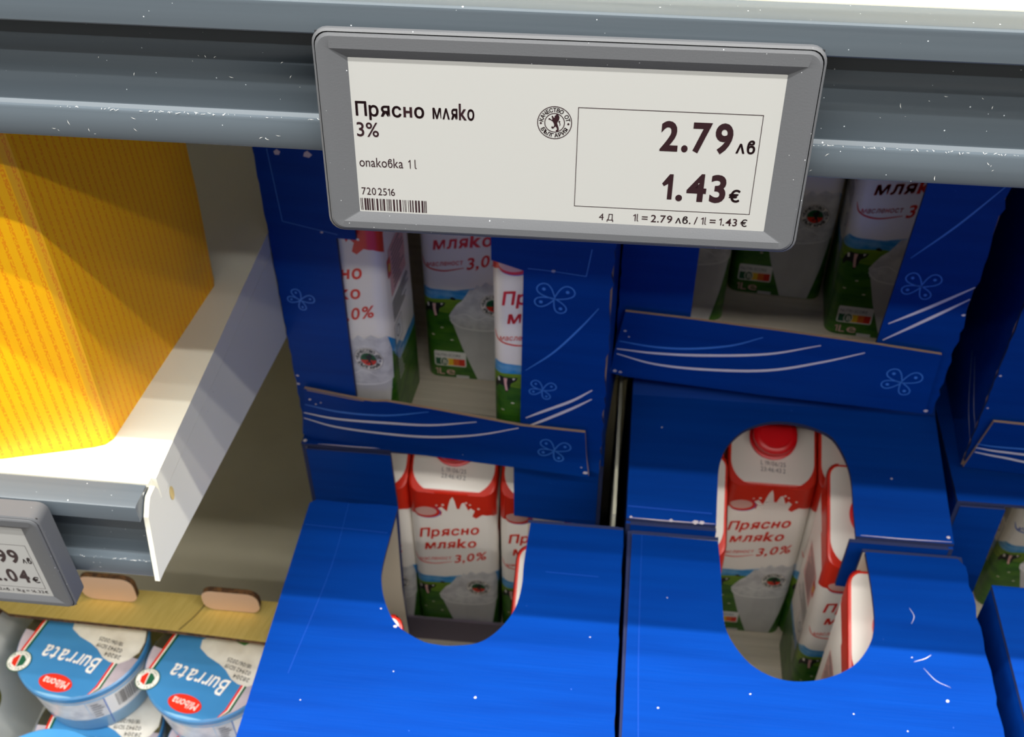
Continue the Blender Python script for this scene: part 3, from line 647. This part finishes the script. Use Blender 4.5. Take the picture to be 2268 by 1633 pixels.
def make_box(label, x0, x1, y0, y1, lid, front=None, back=None, zt=-0.600, zb=-0.8515, lidz=None, name='carton_case', decor=None):
    """closed case seen from above. lid = outline of the top board in world x,y; front/back = outline of those boards in world x,z"""
    cx = (x0 + x1) / 2
    t = thing(name, label, 'display box', (cx, y0, zb), 0, 'blue milk cases')
    H = zt - zb
    b = MB()
    lz = lidz or (lambda y: 0.0)
    if lidz:
        # board that rises towards the back: strips cut at fixed depths
        b.panel([(p[0] - cx, p[1] - y0) for p in lid], [], lambda a, c, k: (a, c, H + lz(c + y0) - k), BT, BLUE, EDGE, INSIDE)
    else: b.panel([(p[0] - cx, p[1] - y0) for p in lid], [], lambda a, c, k: (a, c, H - k), BT, BLUE, EDGE, INSIDE)
    if decor: decor(b, lambda a, c: (a - cx, c - y0, H + lz(c) + 0.00015))
    b.build('top_panel', t, 20)
    for a in (x0, x1 - BT):
        b = MB(); outw = (BLUE, INSIDE) if a == x0 else (INSIDE, BLUE)
        b.panel([(0.0005, 0.0), (y1 - y0 - 0.0005, 0.0), (y1 - y0 - 0.0005, H - BT), (0.0005, H - BT)], [], lambda p, c, k: (a - cx + k, p, c), BT, outw[0], EDGE, outw[1]); b.build('side_panel', t, 0)
    b = MB()
    fo = front or [(x0 + BT, zb), (x1 - BT, zb), (x1 - BT, zt - BT), (x0 + BT, zt - BT)]
    b.panel([(p[0] - cx, p[1] - zb) for p in fo], [], lambda a, c, k: (a, k, c), BT, BLUE, EDGE, DARKIN if front else INSIDE); b.build('front_panel', t, 0)
    b = MB()
    bo = back or [(x0 + BT, zb), (x1 - BT, zb), (x1 - BT, zt - BT), (x0 + BT, zt - BT)]
    b.panel([(p[0] - cx, p[1] - zb) for p in bo], [], lambda a, c, k: (a, y1 - y0 - k, c), BT, BLUE, EDGE, INSIDE); b.build('back_panel', t, 0)
    b = MB(); b.box((x0 - cx + BT, BT, 0.0), (x1 - cx - BT, y1 - y0 - BT, 0.0025), INSIDE); b.build('bottom_panel', t, 0)
    return t
ZB, ZT = -0.8515, -0.600
LLs = [(-0.1371, 0.498), (-0.1378, 0.4746), (-0.1382, 0.4476), (-0.1363, 0.4331), (-0.1299, 0.4158), (-0.1199, 0.4013), (-0.1037, 0.3918), (-0.0935, 0.3898), (-0.0835, 0.3898), (-0.067, 0.3938), (-0.0555, 0.4047), (-0.0472, 0.421), (-0.0446, 0.439), (-0.045, 0.4573), (-0.0445, 0.4764), (-0.0439, 0.4931)]
LRs = [(0.0838, 0.4902), (0.0849, 0.4671), (0.0852, 0.4383), (0.0874, 0.4179), (0.0978, 0.3993), (0.111, 0.3895), (0.127, 0.3865), (0.1462, 0.3907), (0.1636, 0.4014), (0.175, 0.4171), (0.1805, 0.4344), (0.182, 0.4626), (0.1816, 0.4912)]
LRa = [(0.0828, 0.5014), (0.0838, 0.5301), (0.0853, 0.5516), (0.0906, 0.5676), (0.1026, 0.5824), (0.1194, 0.5911), (0.136, 0.5928), (0.1522, 0.5898), (0.1662, 0.5821), (0.1741, 0.5651), (0.177, 0.5482), (0.1767, 0.5232), (0.1767, 0.4994)]
def sm(p): return smooth(p, 4)
# left stack, front case
x0, x1 = -0.1995, 0.0198
def ll_dec(b, fn):
    f2 = lambda a, c: fn(a, c)
    b.ribbon([(-0.172, 0.497), (-0.172, 0.44), (-0.180, 0.36)], 0.0004, f2, CREASE, False); b.ribbon([(-0.03, 0.4525), (0.005, 0.452)], 0.0006, f2, CREASE, False)
    b.ribbon([(-0.198, 0.4755), (-0.14, 0.474)], 0.0007, f2, CREASE, False)
    flecks(b, f2, [(-0.0640, 0.3555, 0.0013), (-0.168, 0.343, 0.0006), (-0.116, 0.368, 0.0006), (0.002, 0.405, 0.0006), (-0.1325, 0.4125, 0.0008), (-0.121, 0.4002, 0.0016)])
make_box('lower left case nearest the camera, bright blue lid with a scoop opening', x0, x1, 0.208, 0.498,
         [(x0, 0.208), (x1, 0.208)] + jag((x1, 0.208), (x1, 0.493), 0.008, 0.0005, 4)[1:] + [(x1, 0.493)] + sm(list(reversed(LLs))) + [(-0.15, 0.4985), (-0.17, 0.4975), (x0 + 0.004, 0.4985), (x0, 0.495)],
         back=[(x0 + BT, ZB), (x1 - BT, ZB), (x1 - BT, ZT - BT), (-0.046, ZT - BT), (-0.046, ZB + 0.004), (-0.1375, ZB + 0.004), (-0.1405, -0.69), (-0.1385, ZT - BT), (x0 + BT, ZT - BT)], decor=ll_dec)
# left stack, rear case with its front wall torn open
x0, x1 = -0.2185, 0.0035
def rl_dec(b, fn):
    b.ribbon([(-0.206, 0.5486), (-0.18, 0.5484), (-0.156, 0.5488)], 0.0009, fn, WORN); flecks(b, fn, [(-0.2165, 0.551, 0.0028), (-0.155, 0.5495, 0.0014), (-0.0585, 0.5488, 0.0018)], WORN)
rl = make_box('lower left rear case under the crumpled tray, front wall cut away round the cartons', x0, x1, 0.548, 0.842, zt=-0.5972, lid=
         [(x0, 0.548), (x1, 0.548), (x1, 0.842), (x0, 0.842)],
         front=[(x0 + BT, ZB), (-0.157, ZB), (-0.1515, -0.66), (-0.1525, ZT - BT), (x0 + BT, ZT - BT)], decor=rl_dec)
b = MB(); H = ZT - ZB; cx = (x0 + x1) / 2
b.panel([(p[0] - cx, p[1] - ZB) for p in ((-0.0615, ZT - BT), (-0.0615, -0.6600), (x1 - 0.012, -0.6640), (x1 - 0.010, ZB + 0.002), (x1 - BT, ZB + 0.002), (x1 - BT, ZT - BT))], [], lambda a, c, k: (a, k, c), BT, BLUE, EDGE, INSIDE); b.build('front_panel', rl, 0)
b = MB(); b.box((-0.156 - cx, 0.0085, 0.0025), (x1 - 0.012 - cx, 0.0110, 0.033), DARKIN); b.build('low_lip', rl, 0)
# right stack, front case
x0, x1 = 0.0228, 0.2458
def lr_dec(b, fn):
    f2 = lambda a, c: fn(a, c)
    flecks(b, f2, [(0.2165, 0.3825, 0.0016), (0.19, 0.360, 0.0007), (0.10, 0.375, 0.0008), (0.2, 0.411, 0.0006), (0.05, 0.44, 0.0006), (0.045, 0.36, 0.0008), (0.16, 0.368, 0.0007)])
    b.ribbon([(0.204, 0.448), (0.206, 0.442), (0.2035, 0.436)], 0.0003, f2, WPRINT); b.ribbon([(0.201, 0.408), (0.208, 0.411), (0.212, 0.414)], 0.0004, f2, WPRINT); b.ribbon([(0.206, 0.404), (0.212, 0.396), (0.220, 0.392)], 0.00025, f2, WPRINT)
    b.ribbon([(0.0325, 0.49), (0.0325, 0.40), (0.034, 0.33)], 0.0004, f2, CREASE, False)
make_box('lower right case nearest the camera, bright blue lid with a deep scoop opening', x0, x1, 0.206, 0.496,
         [(x0, 0.206), (x1, 0.206)] + jag((x1, 0.206), (x1, 0.494), 0.008, 0.0009, 6)[1:] + [(x1 - 0.004, 0.4915)] + sm(list(reversed(LRs))) + [(0.05, 0.4905), (x0 + 0.003, 0.4905)],
         back=[(x0 + BT, ZB), (x1 - BT, ZB), (x1 - BT, ZT - BT), (0.1808, ZT - BT), (0.1795, -0.66), (0.178, ZB + 0.004), (0.0845, ZB + 0.004), (0.0845, ZT - BT), (x0 + BT, ZT - BT)], decor=lr_dec)
# right stack, rear case: lid rises towards the back where the upper tray rests on it
def rise(y):
    pts = [(0.50, 0.0), (0.607, 0.019), (0.655, 0.0530), (0.9, 0.0549)]
    for (a, c), (d, e) in zip(pts, pts[1:]):
        if y <= d: return c + (e - c) * max(0, (y - a)) / (d - a)
    return pts[-1][1]
x0, x1 = 0.0215, 0.2415
def rr_dec(b, fn):
    flecks(b, fn, [(0.0245, 0.5045, 0.0016), (0.052, 0.5042, 0.0022), (0.069, 0.5042, 0.003), (0.073, 0.5044, 0.0025), (0.2385, 0.508, 0.0018), (0.205, 0.551, 0.0010), (0.044, 0.58, 0.0008)], WORN)
    b.ribbon([(0.0235, 0.5040), (0.05, 0.5037), (0.082, 0.5042)], 0.0007, fn, WORN); b.ribbon([(0.18, 0.5045), (0.21, 0.5042), (0.24, 0.5048)], 0.0006, fn, WORN)
    b.ribbon([(0.022, 0.513), (0.08, 0.512)], 0.0010, fn, CREASE, False)
make_box('lower right rear case in shadow, lid with an arched opening', x0, x1, 0.501, 0.792,
         [(x1, 0.502), (x1, 0.607), (x1 - 0.001, 0.655), (x1 - 0.001, 0.792), (x0 + 0.001, 0.792), (x0 + 0.001, 0.655), (x0, 0.607), (x0, 0.502)][:0] +
         [(x1, 0.5035), (x1, 0.55), (x1, 0.6065), (x1, 0.6075), (x0, 0.6075), (x0, 0.6065), (x0, 0.55), (x0, 0.5035)] + sm([(0.0828, 0.5035)] + LRa[1:-1] + [(0.1767, 0.5035)]),
         front=[(x0 + BT, ZB), (x1 - BT, ZB), (x1 - BT, ZT - BT), (0.1730, ZT - BT), (0.1725, -0.652), (0.235, -0.655), (0.235, ZB + 0.004), (0.085, ZB + 0.004), (0.0832, ZT - BT), (x0 + BT, ZT - BT)], lidz=rise, decor=rr_dec)
rear_right = [o for o in bpy.data.objects if o.get('label', '').startswith('lower right rear')][0]
b = MB(); H = ZT - ZB; W2 = x1 - x0
P = lambda y, dz=0: H + rise(y) + dz
for ya, yb in ((0.6075, 0.655), (0.655, 0.792)):
    vs = [(-W2 / 2, ya - 0.501, P(ya)), (W2 / 2, ya - 0.501, P(ya)), (W2 / 2, yb - 0.501, P(yb)), (-W2 / 2, yb - 0.501, P(yb))]
    b.add(vs + [(v[0], v[1], v[2] - BT) for v in vs], [(0, 1, 2, 3), (7, 6, 5, 4), (0, 4, 5, 1), (1, 5, 6, 2), (2, 6, 7, 3), (3, 7, 4, 0)], BLUE)
for sx in (-W2 / 2, W2 / 2 - BT):
    b.add([(sx + k, y - 0.501, z) for k in (0, BT) for y, z in ((0.502, H - BT), (0.79, H - BT), (0.79, P(0.79) - BT), (0.655, P(0.655) - BT), (0.607, P(0.607) - BT))], [(0, 1, 2, 3, 4), (5, 6, 7, 8, 9), (3, 2, 7, 8), (4, 3, 8, 9), (0, 4, 9, 5)], BLUE)
b.build('raised_flap', rear_right, 0)
# third stack at the right edge
x0, x1 = 0.2500, 0.4740
make_box('rear case at the right edge under the corner tray, front cut away', x0, x1, 0.541, 0.835, zt=-0.5972, lid=
         [(x0, 0.541), (x1, 0.541), (x1, 0.835), (x0, 0.835)],
         front=[(x0 + BT, ZB), (x1 - BT, ZB), (x1 - BT, ZB + 0.01), (0.3000, ZB + 0.01), (0.2870, -0.70), (0.2838, ZT - BT), (x0 + BT, ZT - BT)])
x0, x1 = 0.2600, 0.4830
make_box('front case cut off by the right edge of the photo', x0, x1, 0.182, 0.472, [(x0, 0.182), (x1, 0.182), (x1, 0.472), (x0, 0.472)])
# added panel standing in for the lit strip of deck between the two stacks
d = thing('lit_gap_panel', 'thin pale panel added to imitate the lit strip in the gap between left and right boxes', 'stand-in panel', (0.0128, 0.50, ZD))
b = MB(); b.box((-0.0011, 0.0, 0.0), (0.0011, 0.20, 0.26), mat('pale_lit_gap', (186, 184, 164), 0.4)); b.build('panel', d, 0)
b = MB(); b.box((-0.0022, 0.0, 0.0), (0.0045, 0.20, 0.003), mat('pale_lit_gap', (0, 0, 0))); b.build('foot', d, 0)

# ------------------------------------------------------------------ place the cartons
G = 'milk cartons with red tops'
def in_tray(O, yaw, x, y, kind, label, z=0.0035, dr=0.0):
    a = R(yaw); carton(kind, label, (O[0] + x * math.cos(a) + y * math.sin(a), O[1] - x * math.sin(a) + y * math.cos(a), O[2] + z), R(-yaw + dr), G)
in_tray(UL_O, UL_Y, 0.0362, 0.0045, 'red', 'carton at the left inside the middle tray, pressed to the front', dr=0.0)
in_tray(UL_O, UL_Y, 0.1100, 0.0752, 'red', 'carton standing farther back in the middle of the crumpled middle tray', dr=2.0)
in_tray(UL_O, UL_Y, 0.1762, 0.0045, 'red', 'carton at the right inside the middle tray, half behind its blue panel')
in_tray(UR_O, UR_Y, 0.0375, 0.066, 'red', 'dim carton at the left inside the dark right tray')
in_tray(UR_O, UR_Y, 0.1090, 0.105, 'red', 'dim carton farthest back in the dark right tray, only its foot showing')
in_tray(UR_O, UR_Y, 0.1815, 0.068, 'red', 'dim carton with cow and score panel at the right of the dark tray')
ZF = ZB + 0.003
carton('red', 'carton facing the camera in the middle of the lower left opening', (-0.1117, 0.5605, ZF), 0, G)
carton('red', 'carton left of the centre one in the lower left opening, mostly behind the blue wall', (-0.1809, 0.5600, ZF), 0, G)
carton('red', 'carton right of the centre one in the lower left opening', (-0.0400, 0.5610, ZF), 0, G)
carton('red', 'white carton corner peeking at the lower left rim of the left scoop', (-0.1545, 0.3535, ZF), 0, G)
carton('red', 'carton peeking at the right rim of the lower left scoop', (-0.0180, 0.4200, ZF), 0, G)
carton('red', 'carton facing the camera in the middle of the arched right opening', (0.1345, 0.5930, ZF), 0, G)
carton('red', 'carton sliver at the upper left of the arched right opening', (0.0630, 0.5920, ZF), 0, G)
carton('red', 'white carton edge at the left of the right opening, near the case seam', (0.0625, 0.5200, ZF), 0, G)
carton('red', 'rearmost carton at the upper right of the arched right opening', (0.2040, 0.5930, ZF), 0, G)
carton('red', 'carton behind the blue flap at the right of the right opening', (0.2035, 0.5200, ZF), 0, G)
carton('red', 'carton nearest the camera at the right of the right scoop, tall white top', (0.2078, 0.4220, ZF), 0, G)
carton('blue', 'blue and white milk carton showing its side at the right edge', (0.3840, 0.6430, ZF), 0)

# ------------------------------------------------------------------ yellow pack on the lower shelf
def yellow_material():
    mt = bpy.data.materials.new('yellow_printed_board'); mt.use_nodes = True; N = mt.node_tree.nodes; L = mt.node_tree.links
    p = N['Principled BSDF']; p.inputs['Roughness'].default_value = 0.45; p.inputs['Specular IOR Level'].default_value = 0.35
    uv = N.new('ShaderNodeUVMap'); sp = N.new('ShaderNodeSeparateXYZ'); L.new(uv.outputs[0], sp.inputs[0])
    def math_(op, a, bval=None, link=None):
        n = N.new('ShaderNodeMath'); n.operation = op; L.new(a, n.inputs[0])
        if link is not None: L.new(link, n.inputs[1])
        elif bval is not None: n.inputs[1].default_value = bval
        return n.outputs[0]
    fr = math_('FRACT', math_('MULTIPLY', sp.outputs[0], 1 / 4.8)); line = math_('LESS_THAN', math_('ABSOLUTE', math_('SUBTRACT', fr, 0.5)), 0.17)
    mp = N.new('ShaderNodeMapping'); mp.inputs['Scale'].default_value = (1.6, 0.75, 1); L.new(uv.outputs[0], mp.inputs[0])
    nz = N.new('ShaderNodeTexNoise'); nz.inputs['Scale'].default_value = 1.0; nz.inputs['Detail'].default_value = 1; L.new(mp.outputs[0], nz.inputs['Vector'])
    dots = math_('GREATER_THAN', nz.outputs[0], 0.47); both = math_('MULTIPLY', line, None, dots); both = math_('MULTIPLY', both, 0.55)
    mx = N.new('ShaderNodeMix'); mx.data_type = 'RGBA'; L.new(both, mx.inputs['Factor']); mx.inputs['A'].default_value = (*lin((255, 188, 0)), 1); mx.inputs['B'].default_value = (*lin((240, 108, 0)), 1)
    L.new(mx.outputs['Result'], p.inputs['Base Color'])
    n2 = N.new('ShaderNodeTexNoise'); n2.inputs['Scale'].default_value = 60; bp = N.new('ShaderNodeBump'); bp.inputs['Strength'].default_value = 0.25; bp.inputs['Distance'].default_value = 0.001
    tc = N.new('ShaderNodeTexCoord'); L.new(tc.outputs['Object'], n2.inputs['Vector']); L.new(n2.outputs[0], bp.inputs['Height']); L.new(bp.outputs[0], p.inputs['Normal'])
    return mt
ZS = -0.415
yp = thing('yellow_pack', 'tall yellow pack with fine printed lines on the lower shelf', 'package', (-0.30, 0.44, ZS))
base = [(-0.420, 0.362), (-0.345, 0.352), (-0.2995, 0.3545), (-0.2560, 0.3672), (-0.2512, 0.3695), (-0.2484, 0.3738), (-0.2440, 0.418), (-0.2385, 0.470), (-0.2352, 0.502), (-0.2375, 0.509), (-0.250, 0.512), (-0.42, 0.522)]
lv = [(0.0, 0.0), (0.004, 0.0), (0.03, 0.0008), (0.06, 0.0018), (0.10, 0.0020), (0.14, 0.0012), (0.18, 0.0004), (0.205, -0.001), (0.215, -0.006)]
cx, cy = -0.33, 0.435
per = [0.0]
for p, q in zip(base, base[1:] + base[:1]): per.append(per[-1] + math.dist(p, q))
vs = []; uvs = []
for z, o in lv:
    for i in range(len(base) + 1):
        p = base[i % len(base)]; dv = Vector((p[0] - cx, p[1] - cy)); dv.normalize(); vs.append((p[0] + dv.x * o + 0.30, p[1] + dv.y * o - 0.44, z)); uvs.append((per[i] * 1000, z * 1000))
n = len(base) + 1; fs = []
for k in range(len(lv) - 1):
    for i in range(n - 1): fs.append((k * n + i, k * n + i + 1, (k + 1) * n + i + 1, (k + 1) * n + i))
fs.append(tuple(range((len(lv) - 1) * n, len(lv) * n - 1))); fs.append(tuple(reversed(range(0, n - 1))))
me = bpy.data.meshes.new('sleeve'); me.from_pydata(vs, [], fs); ul = me.uv_layers.new(name='UVMap')
for lp in me.loops: ul.data[lp.index].uv = uvs[lp.vertex_index]
me.materials.append(yellow_material()); me.polygons.foreach_set('use_smooth', [True] * len(me.polygons)); me.set_sharp_from_angle(angle=R(24)); me.update()
o = bpy.data.objects.new('sleeve', me); COL.objects.link(o); o.parent = yp

# ------------------------------------------------------------------ burrata crate and tubs
TR = 0.0485
cr = thing('cardboard_crate', 'yellow rimmed cardboard crate of burrata tubs on the cabinet floor', 'crate', (-0.325, 0.36, ZD))
ZR = -0.700 - ZD                                # rim height above the deck
X0, X1, Y0, Y1 = -0.122, 0.121, -0.160, 0.1345
b = MB(); b.box((X0, Y0, 0.0), (X1, Y1, 0.0205), CGREY); b.build('bottom_panel', cr, 0)
b = MB(); b.box((X0, Y1 - 0.004, 0.0205), (X1, Y1, ZR - 0.0225), YRIM); b.build('back_wall', cr, 0)
b = MB(); b.box((X0, Y0, 0.0205), (X1, Y0 + 0.004, ZR - 0.035), CGREY); b.build('front_wall', cr, 0)
b = MB(); b.box((X1 - 0.004, Y0 + 0.004, 0.0205), (X1, Y1 - 0.004, ZR - 0.03), CGREY); b.build('side_wall', cr, 0)
b = MB()
YZ = lambda a, c, k: (X0 + k, a, c)
b.panel([(Y0 + 0.004, 0.0205), (Y1 - 0.004, 0.0205), (Y1 - 0.004, ZR - 0.026), (0.085, ZR - 0.006), (0.07, ZR - 0.006), (0.03, ZR - 0.022), (Y0 + 0.004, ZR - 0.04)], [], YZ, 0.004, YRIM, BROWN, CGREY)
fi = lambda a, c, k=0: (X0 + 0.0042 + 0.0002 * k, a, c)
b.disc((0.046, ZR - 0.052), 0.011, 0.017, fi, OLIVE, R(20)); b.ribbon([(0.034, ZR - 0.036), (0.033, ZR - 0.056), (0.041, ZR - 0.072)], 0.006, lambda a, c: fi(a, c, 1), BROWN)
b.build('side_wall', cr, 0)
b = MB()
rz = lambda c: ZR - 0.4776 * (c - 0.0885)
b.panel([(X0 + 0.016, 0.088), (0.028, 0.085), (X1, 0.080), (X1, Y1 - 0.002), (X0, Y1 - 0.002), (X0, 0.097)], [], lambda a, c, k: (a, c, rz(c) - k), 0.004, YRIM, BROWN, YRIM)
b.ribbon([(0.026, 0.0865), (0.030, 0.105), (0.032, 0.128)], 0.0008, lambda a, c: (a, c, rz(c) + 0.0002), BROWN, False)
rim = b.build('rim', cr, 0)
for xa, xb, zt_ in ((-0.0610, -0.0180, 0.0155), (0.0340, 0.0780, 0.0105)):
    b = MB(); b.panel(rrect(xa, ZR - 0.0125, xb, ZR + zt_, 0.0085), [], lambda a, c, k: (a, 0.116 + k, c), 0.0045, TAN, BROWN, TAN); b.build('lug', rim, 30)
def tub_lid(b):
    fn = lambda lv: (lambda a, c, k=0: (a * MMS, c * MMS, 0.0015 + 0.00014 * (lv + k)))
    n = 56; pf = [(TR - 0.003, -0.0045), (TR, -0.004), (TR, 0.0004), (TR - 0.0012, 0.0013), (TR - 0.003, 0.0015), (0.0, 0.0015)]
    for (ra, za), (rb, zb) in zip(pf, pf[1:]):
        A = [(ra * math.cos(2 * math.pi * i / n), ra * math.sin(2 * math.pi * i / n), za) for i in range(n)]; Bq = [(rb * math.cos(2 * math.pi * i / n), rb * math.sin(2 * math.pi * i / n), zb) for i in range(n)]
        b.add(A + Bq, [(i, (i + 1) % n, n + (i + 1) % n, n + i) for i in range(n)], TBLUE)
    def clip(pts, r=47.6):
        """convex shape clipped to the lid"""
        out = []
        for p, q in zip(pts, pts[1:] + pts[:1]):
            for i in range(12):
                x = p[0] + (q[0] - p[0]) * i / 12; y = p[1] + (q[1] - p[1]) * i / 12; l = math.hypot(x, y)
                out.append((x * r / l, y * r / l) if l > r else (x, y))
        return out
    d = Vector((0.22, 0.975))
    def band(off0, off1, mt, lv, y0=-60, y1=60):
        nx, ny = d.y, -d.x
        P = lambda o, t: (nx * o + d.x * t, ny * o + d.y * t)
        b.poly(clip([P(off0, y0), P(off1, y0), P(off1, y1), P(off0, y1)]), fn(lv), mt)
    band(-60, -38.2, TPINK, 1); band(34.5, 60, TPINK, 1); band(-60, -38.2, TDARK, 2, -4, 60); band(36, 60, TDARK, 2, 0, 60)
    band(-39.8, -38.0, CRED, 3); band(-38.0, -36.9, CWHITE, 3); band(-36.9, -35.2, CDGREEN, 3)
    band(31.2, 32.9, CRED, 3); band(32.9, 34.0, CWHITE, 3); band(34.0, 35.6, CDGREEN, 3)
    b.poly(clip([(-60, -41), (60, -50), (60, -60), (-60, -60)]), fn(2), TLIGHT)
    b.poly([(-12, 10), (-13, 17), (-2, 26), (18, 30), (36, 27), (44, 16), (46.5, 4), (45.5, -5), (40, -12), (33.5, -16), (26, -15), (20, -12), (13, -5), (7, -1), (-4, 4)], fn(4), TWHITE)
    b.poly([(10, 20), (18, 26), (26, 22), (20, 17)], fn(5), TLEAF)
    rot = R(169.5)
    b.text('Burrata', fn(4), CWHITE, 20.5, -13.5, 13.0, x1=20.5 + 46, rot=rot, italic=0.15, bold=0.012)
    b.disc((-6.4, -36), 13.2, 7.0, fn(4), CRED, rot); b.text('Milbona', fn(5), CWHITE, 4.2, -35.0, 5.8, x1=4.2 + 20, rot=rot, italic=0.12)
    b.disc((-40.5, -21.3), 9.0, 9.0, fn(5), CDGREEN); b.disc((-40.5, -21.3), 8.4, 8.4, fn(6), CWHITE)
    b.poly([(-40.5, -26.5), (-36, -24.5), (-35.2, -20), (-38, -16.6), (-40.2, -16.2)], fn(7), NGREEN); b.poly([(-41.2, -26.5), (-45, -24), (-45.6, -20), (-43, -16.6), (-41.2, -16.4)], fn(7), CRED)
    ring_text(b, 'ITALIAN', fn(7), CDGREEN, (-40.5, -21.3), 6.0, 1.9, R(330), R(210)); ring_text(b, 'ORIGINAL', fn(7), CDGREEN, (-40.5, -21.3), 6.0, 1.9, R(150), R(30))
    for i, s in enumerate(('28204', '02942 SD19', '18/06/2025')): b.text(s, fn(6), CBLACK, 25 + 6.5 - 1.0 * i + 2, -9.5 + 5.6 * i, 3.2, x1=25 + 6.5 - 1.0 * i + 2 + (13, 21, 20)[i], rot=rot)
def tub_cup(b):
    n = 56; pf = [(0.0, -0.0545), (0.0395, -0.0545), (0.0415, -0.0525), (0.0468, -0.008), (0.0470, -0.0045)]
    for i, ((ra, za), (rb, zb)) in enumerate(zip(pf, pf[1:])):
        A = [(ra * math.cos(2 * math.pi * k / n), ra * math.sin(2 * math.pi * k / n), za) for k in range(n)]; Bq = [(rb * math.cos(2 * math.pi * k / n), rb * math.sin(2 * math.pi * k / n), zb) for k in range(n)]
        b.add(A + Bq, [(k, (k + 1) % n, n + (k + 1) % n, n + k) for k in range(n)], (CGLASS, TBLUE, TLIGHT, CGLASS)[i])
    def cyl(a, z, o=0.0002):
        r = 0.0415 + (z + 0.0525) * (0.0468 - 0.0415) / 0.0445 + o; return (r * math.sin(a), -r * math.cos(a), z)
    seg = lambda a0, a1, z0, z1, mt, o=0.0002: [b.add([cyl(a0 + (a1 - a0) * k / 10, z0, o), cyl(a0 + (a1 - a0) * (k + 1) / 10, z0, o), cyl(a0 + (a1 - a0) * (k + 1) / 10, z1, o), cyl(a0 + (a1 - a0) * k / 10, z1, o)], [(0, 1, 2, 3)], mt) for k in range(10)]
    seg(-1.3, 0.62, -0.036, -0.010, CGLASSL); seg(0.62, 0.635, -0.05, -0.010, CBLUE); seg(0.64, 1.5, -0.036, -0.010, CLINE)
    rn = random.Random(2); a = 0.80
    while a < 1.25: wd = rn.choice((0.008, 0.014, 0.02)); seg(a, a + wd, -0.030, -0.012, CBLACK, 0.0004); a += wd + rn.choice((0.010, 0.016))
    for k in range(6): seg(0.40, 0.40 + rn.uniform(0.1, 0.18), -0.033 + 0.0035 * k, -0.0318 + 0.0035 * k, CTEXT, 0.0004)
TUB = None
def tub(label, x, y, z, rz):
    global TUB
    if TUB is None:
        TUB = thing('cheese_tub', label, 'cheese tub', (x, y, z), R(rz), 'round burrata tubs in the crate')
        b = MB(); tub_cup(b); b.build('cup', TUB, 40); b = MB(); tub_lid(b); b.build('lid', TUB, 30); return TUB
    t = TUB.copy(); COL.objects.link(t); t.location = (x, y, z + ZC); t.rotation_euler = (0, 0, R(rz)); t['label'] = label
    for ch in TUB.children: c = ch.copy(); COL.objects.link(c); c.parent = t
    return t
tub('round blue burrata tub in the upper layer at the left, under the yellow rim', -0.3755, 0.4415, -0.7200, 0)
tub('round blue burrata tub in the upper layer at the right, against the blue case', -0.2745, 0.4345, -0.7200, -3)
tub('front blue tub barely showing at the bottom left edge of the photo', -0.3620, 0.3235, -0.7200, 8)
tub('burrata tub in the lower layer, beneath the left upper one', -0.3640, 0.4050, -0.7768, 12)
tub('burrata tub in the lower layer, beneath the right upper one', -0.2610, 0.4000, -0.7768, -6)
tub('burrata tub in the lower layer, beneath the front one', -0.3640, 0.3020, -0.7768, 4)
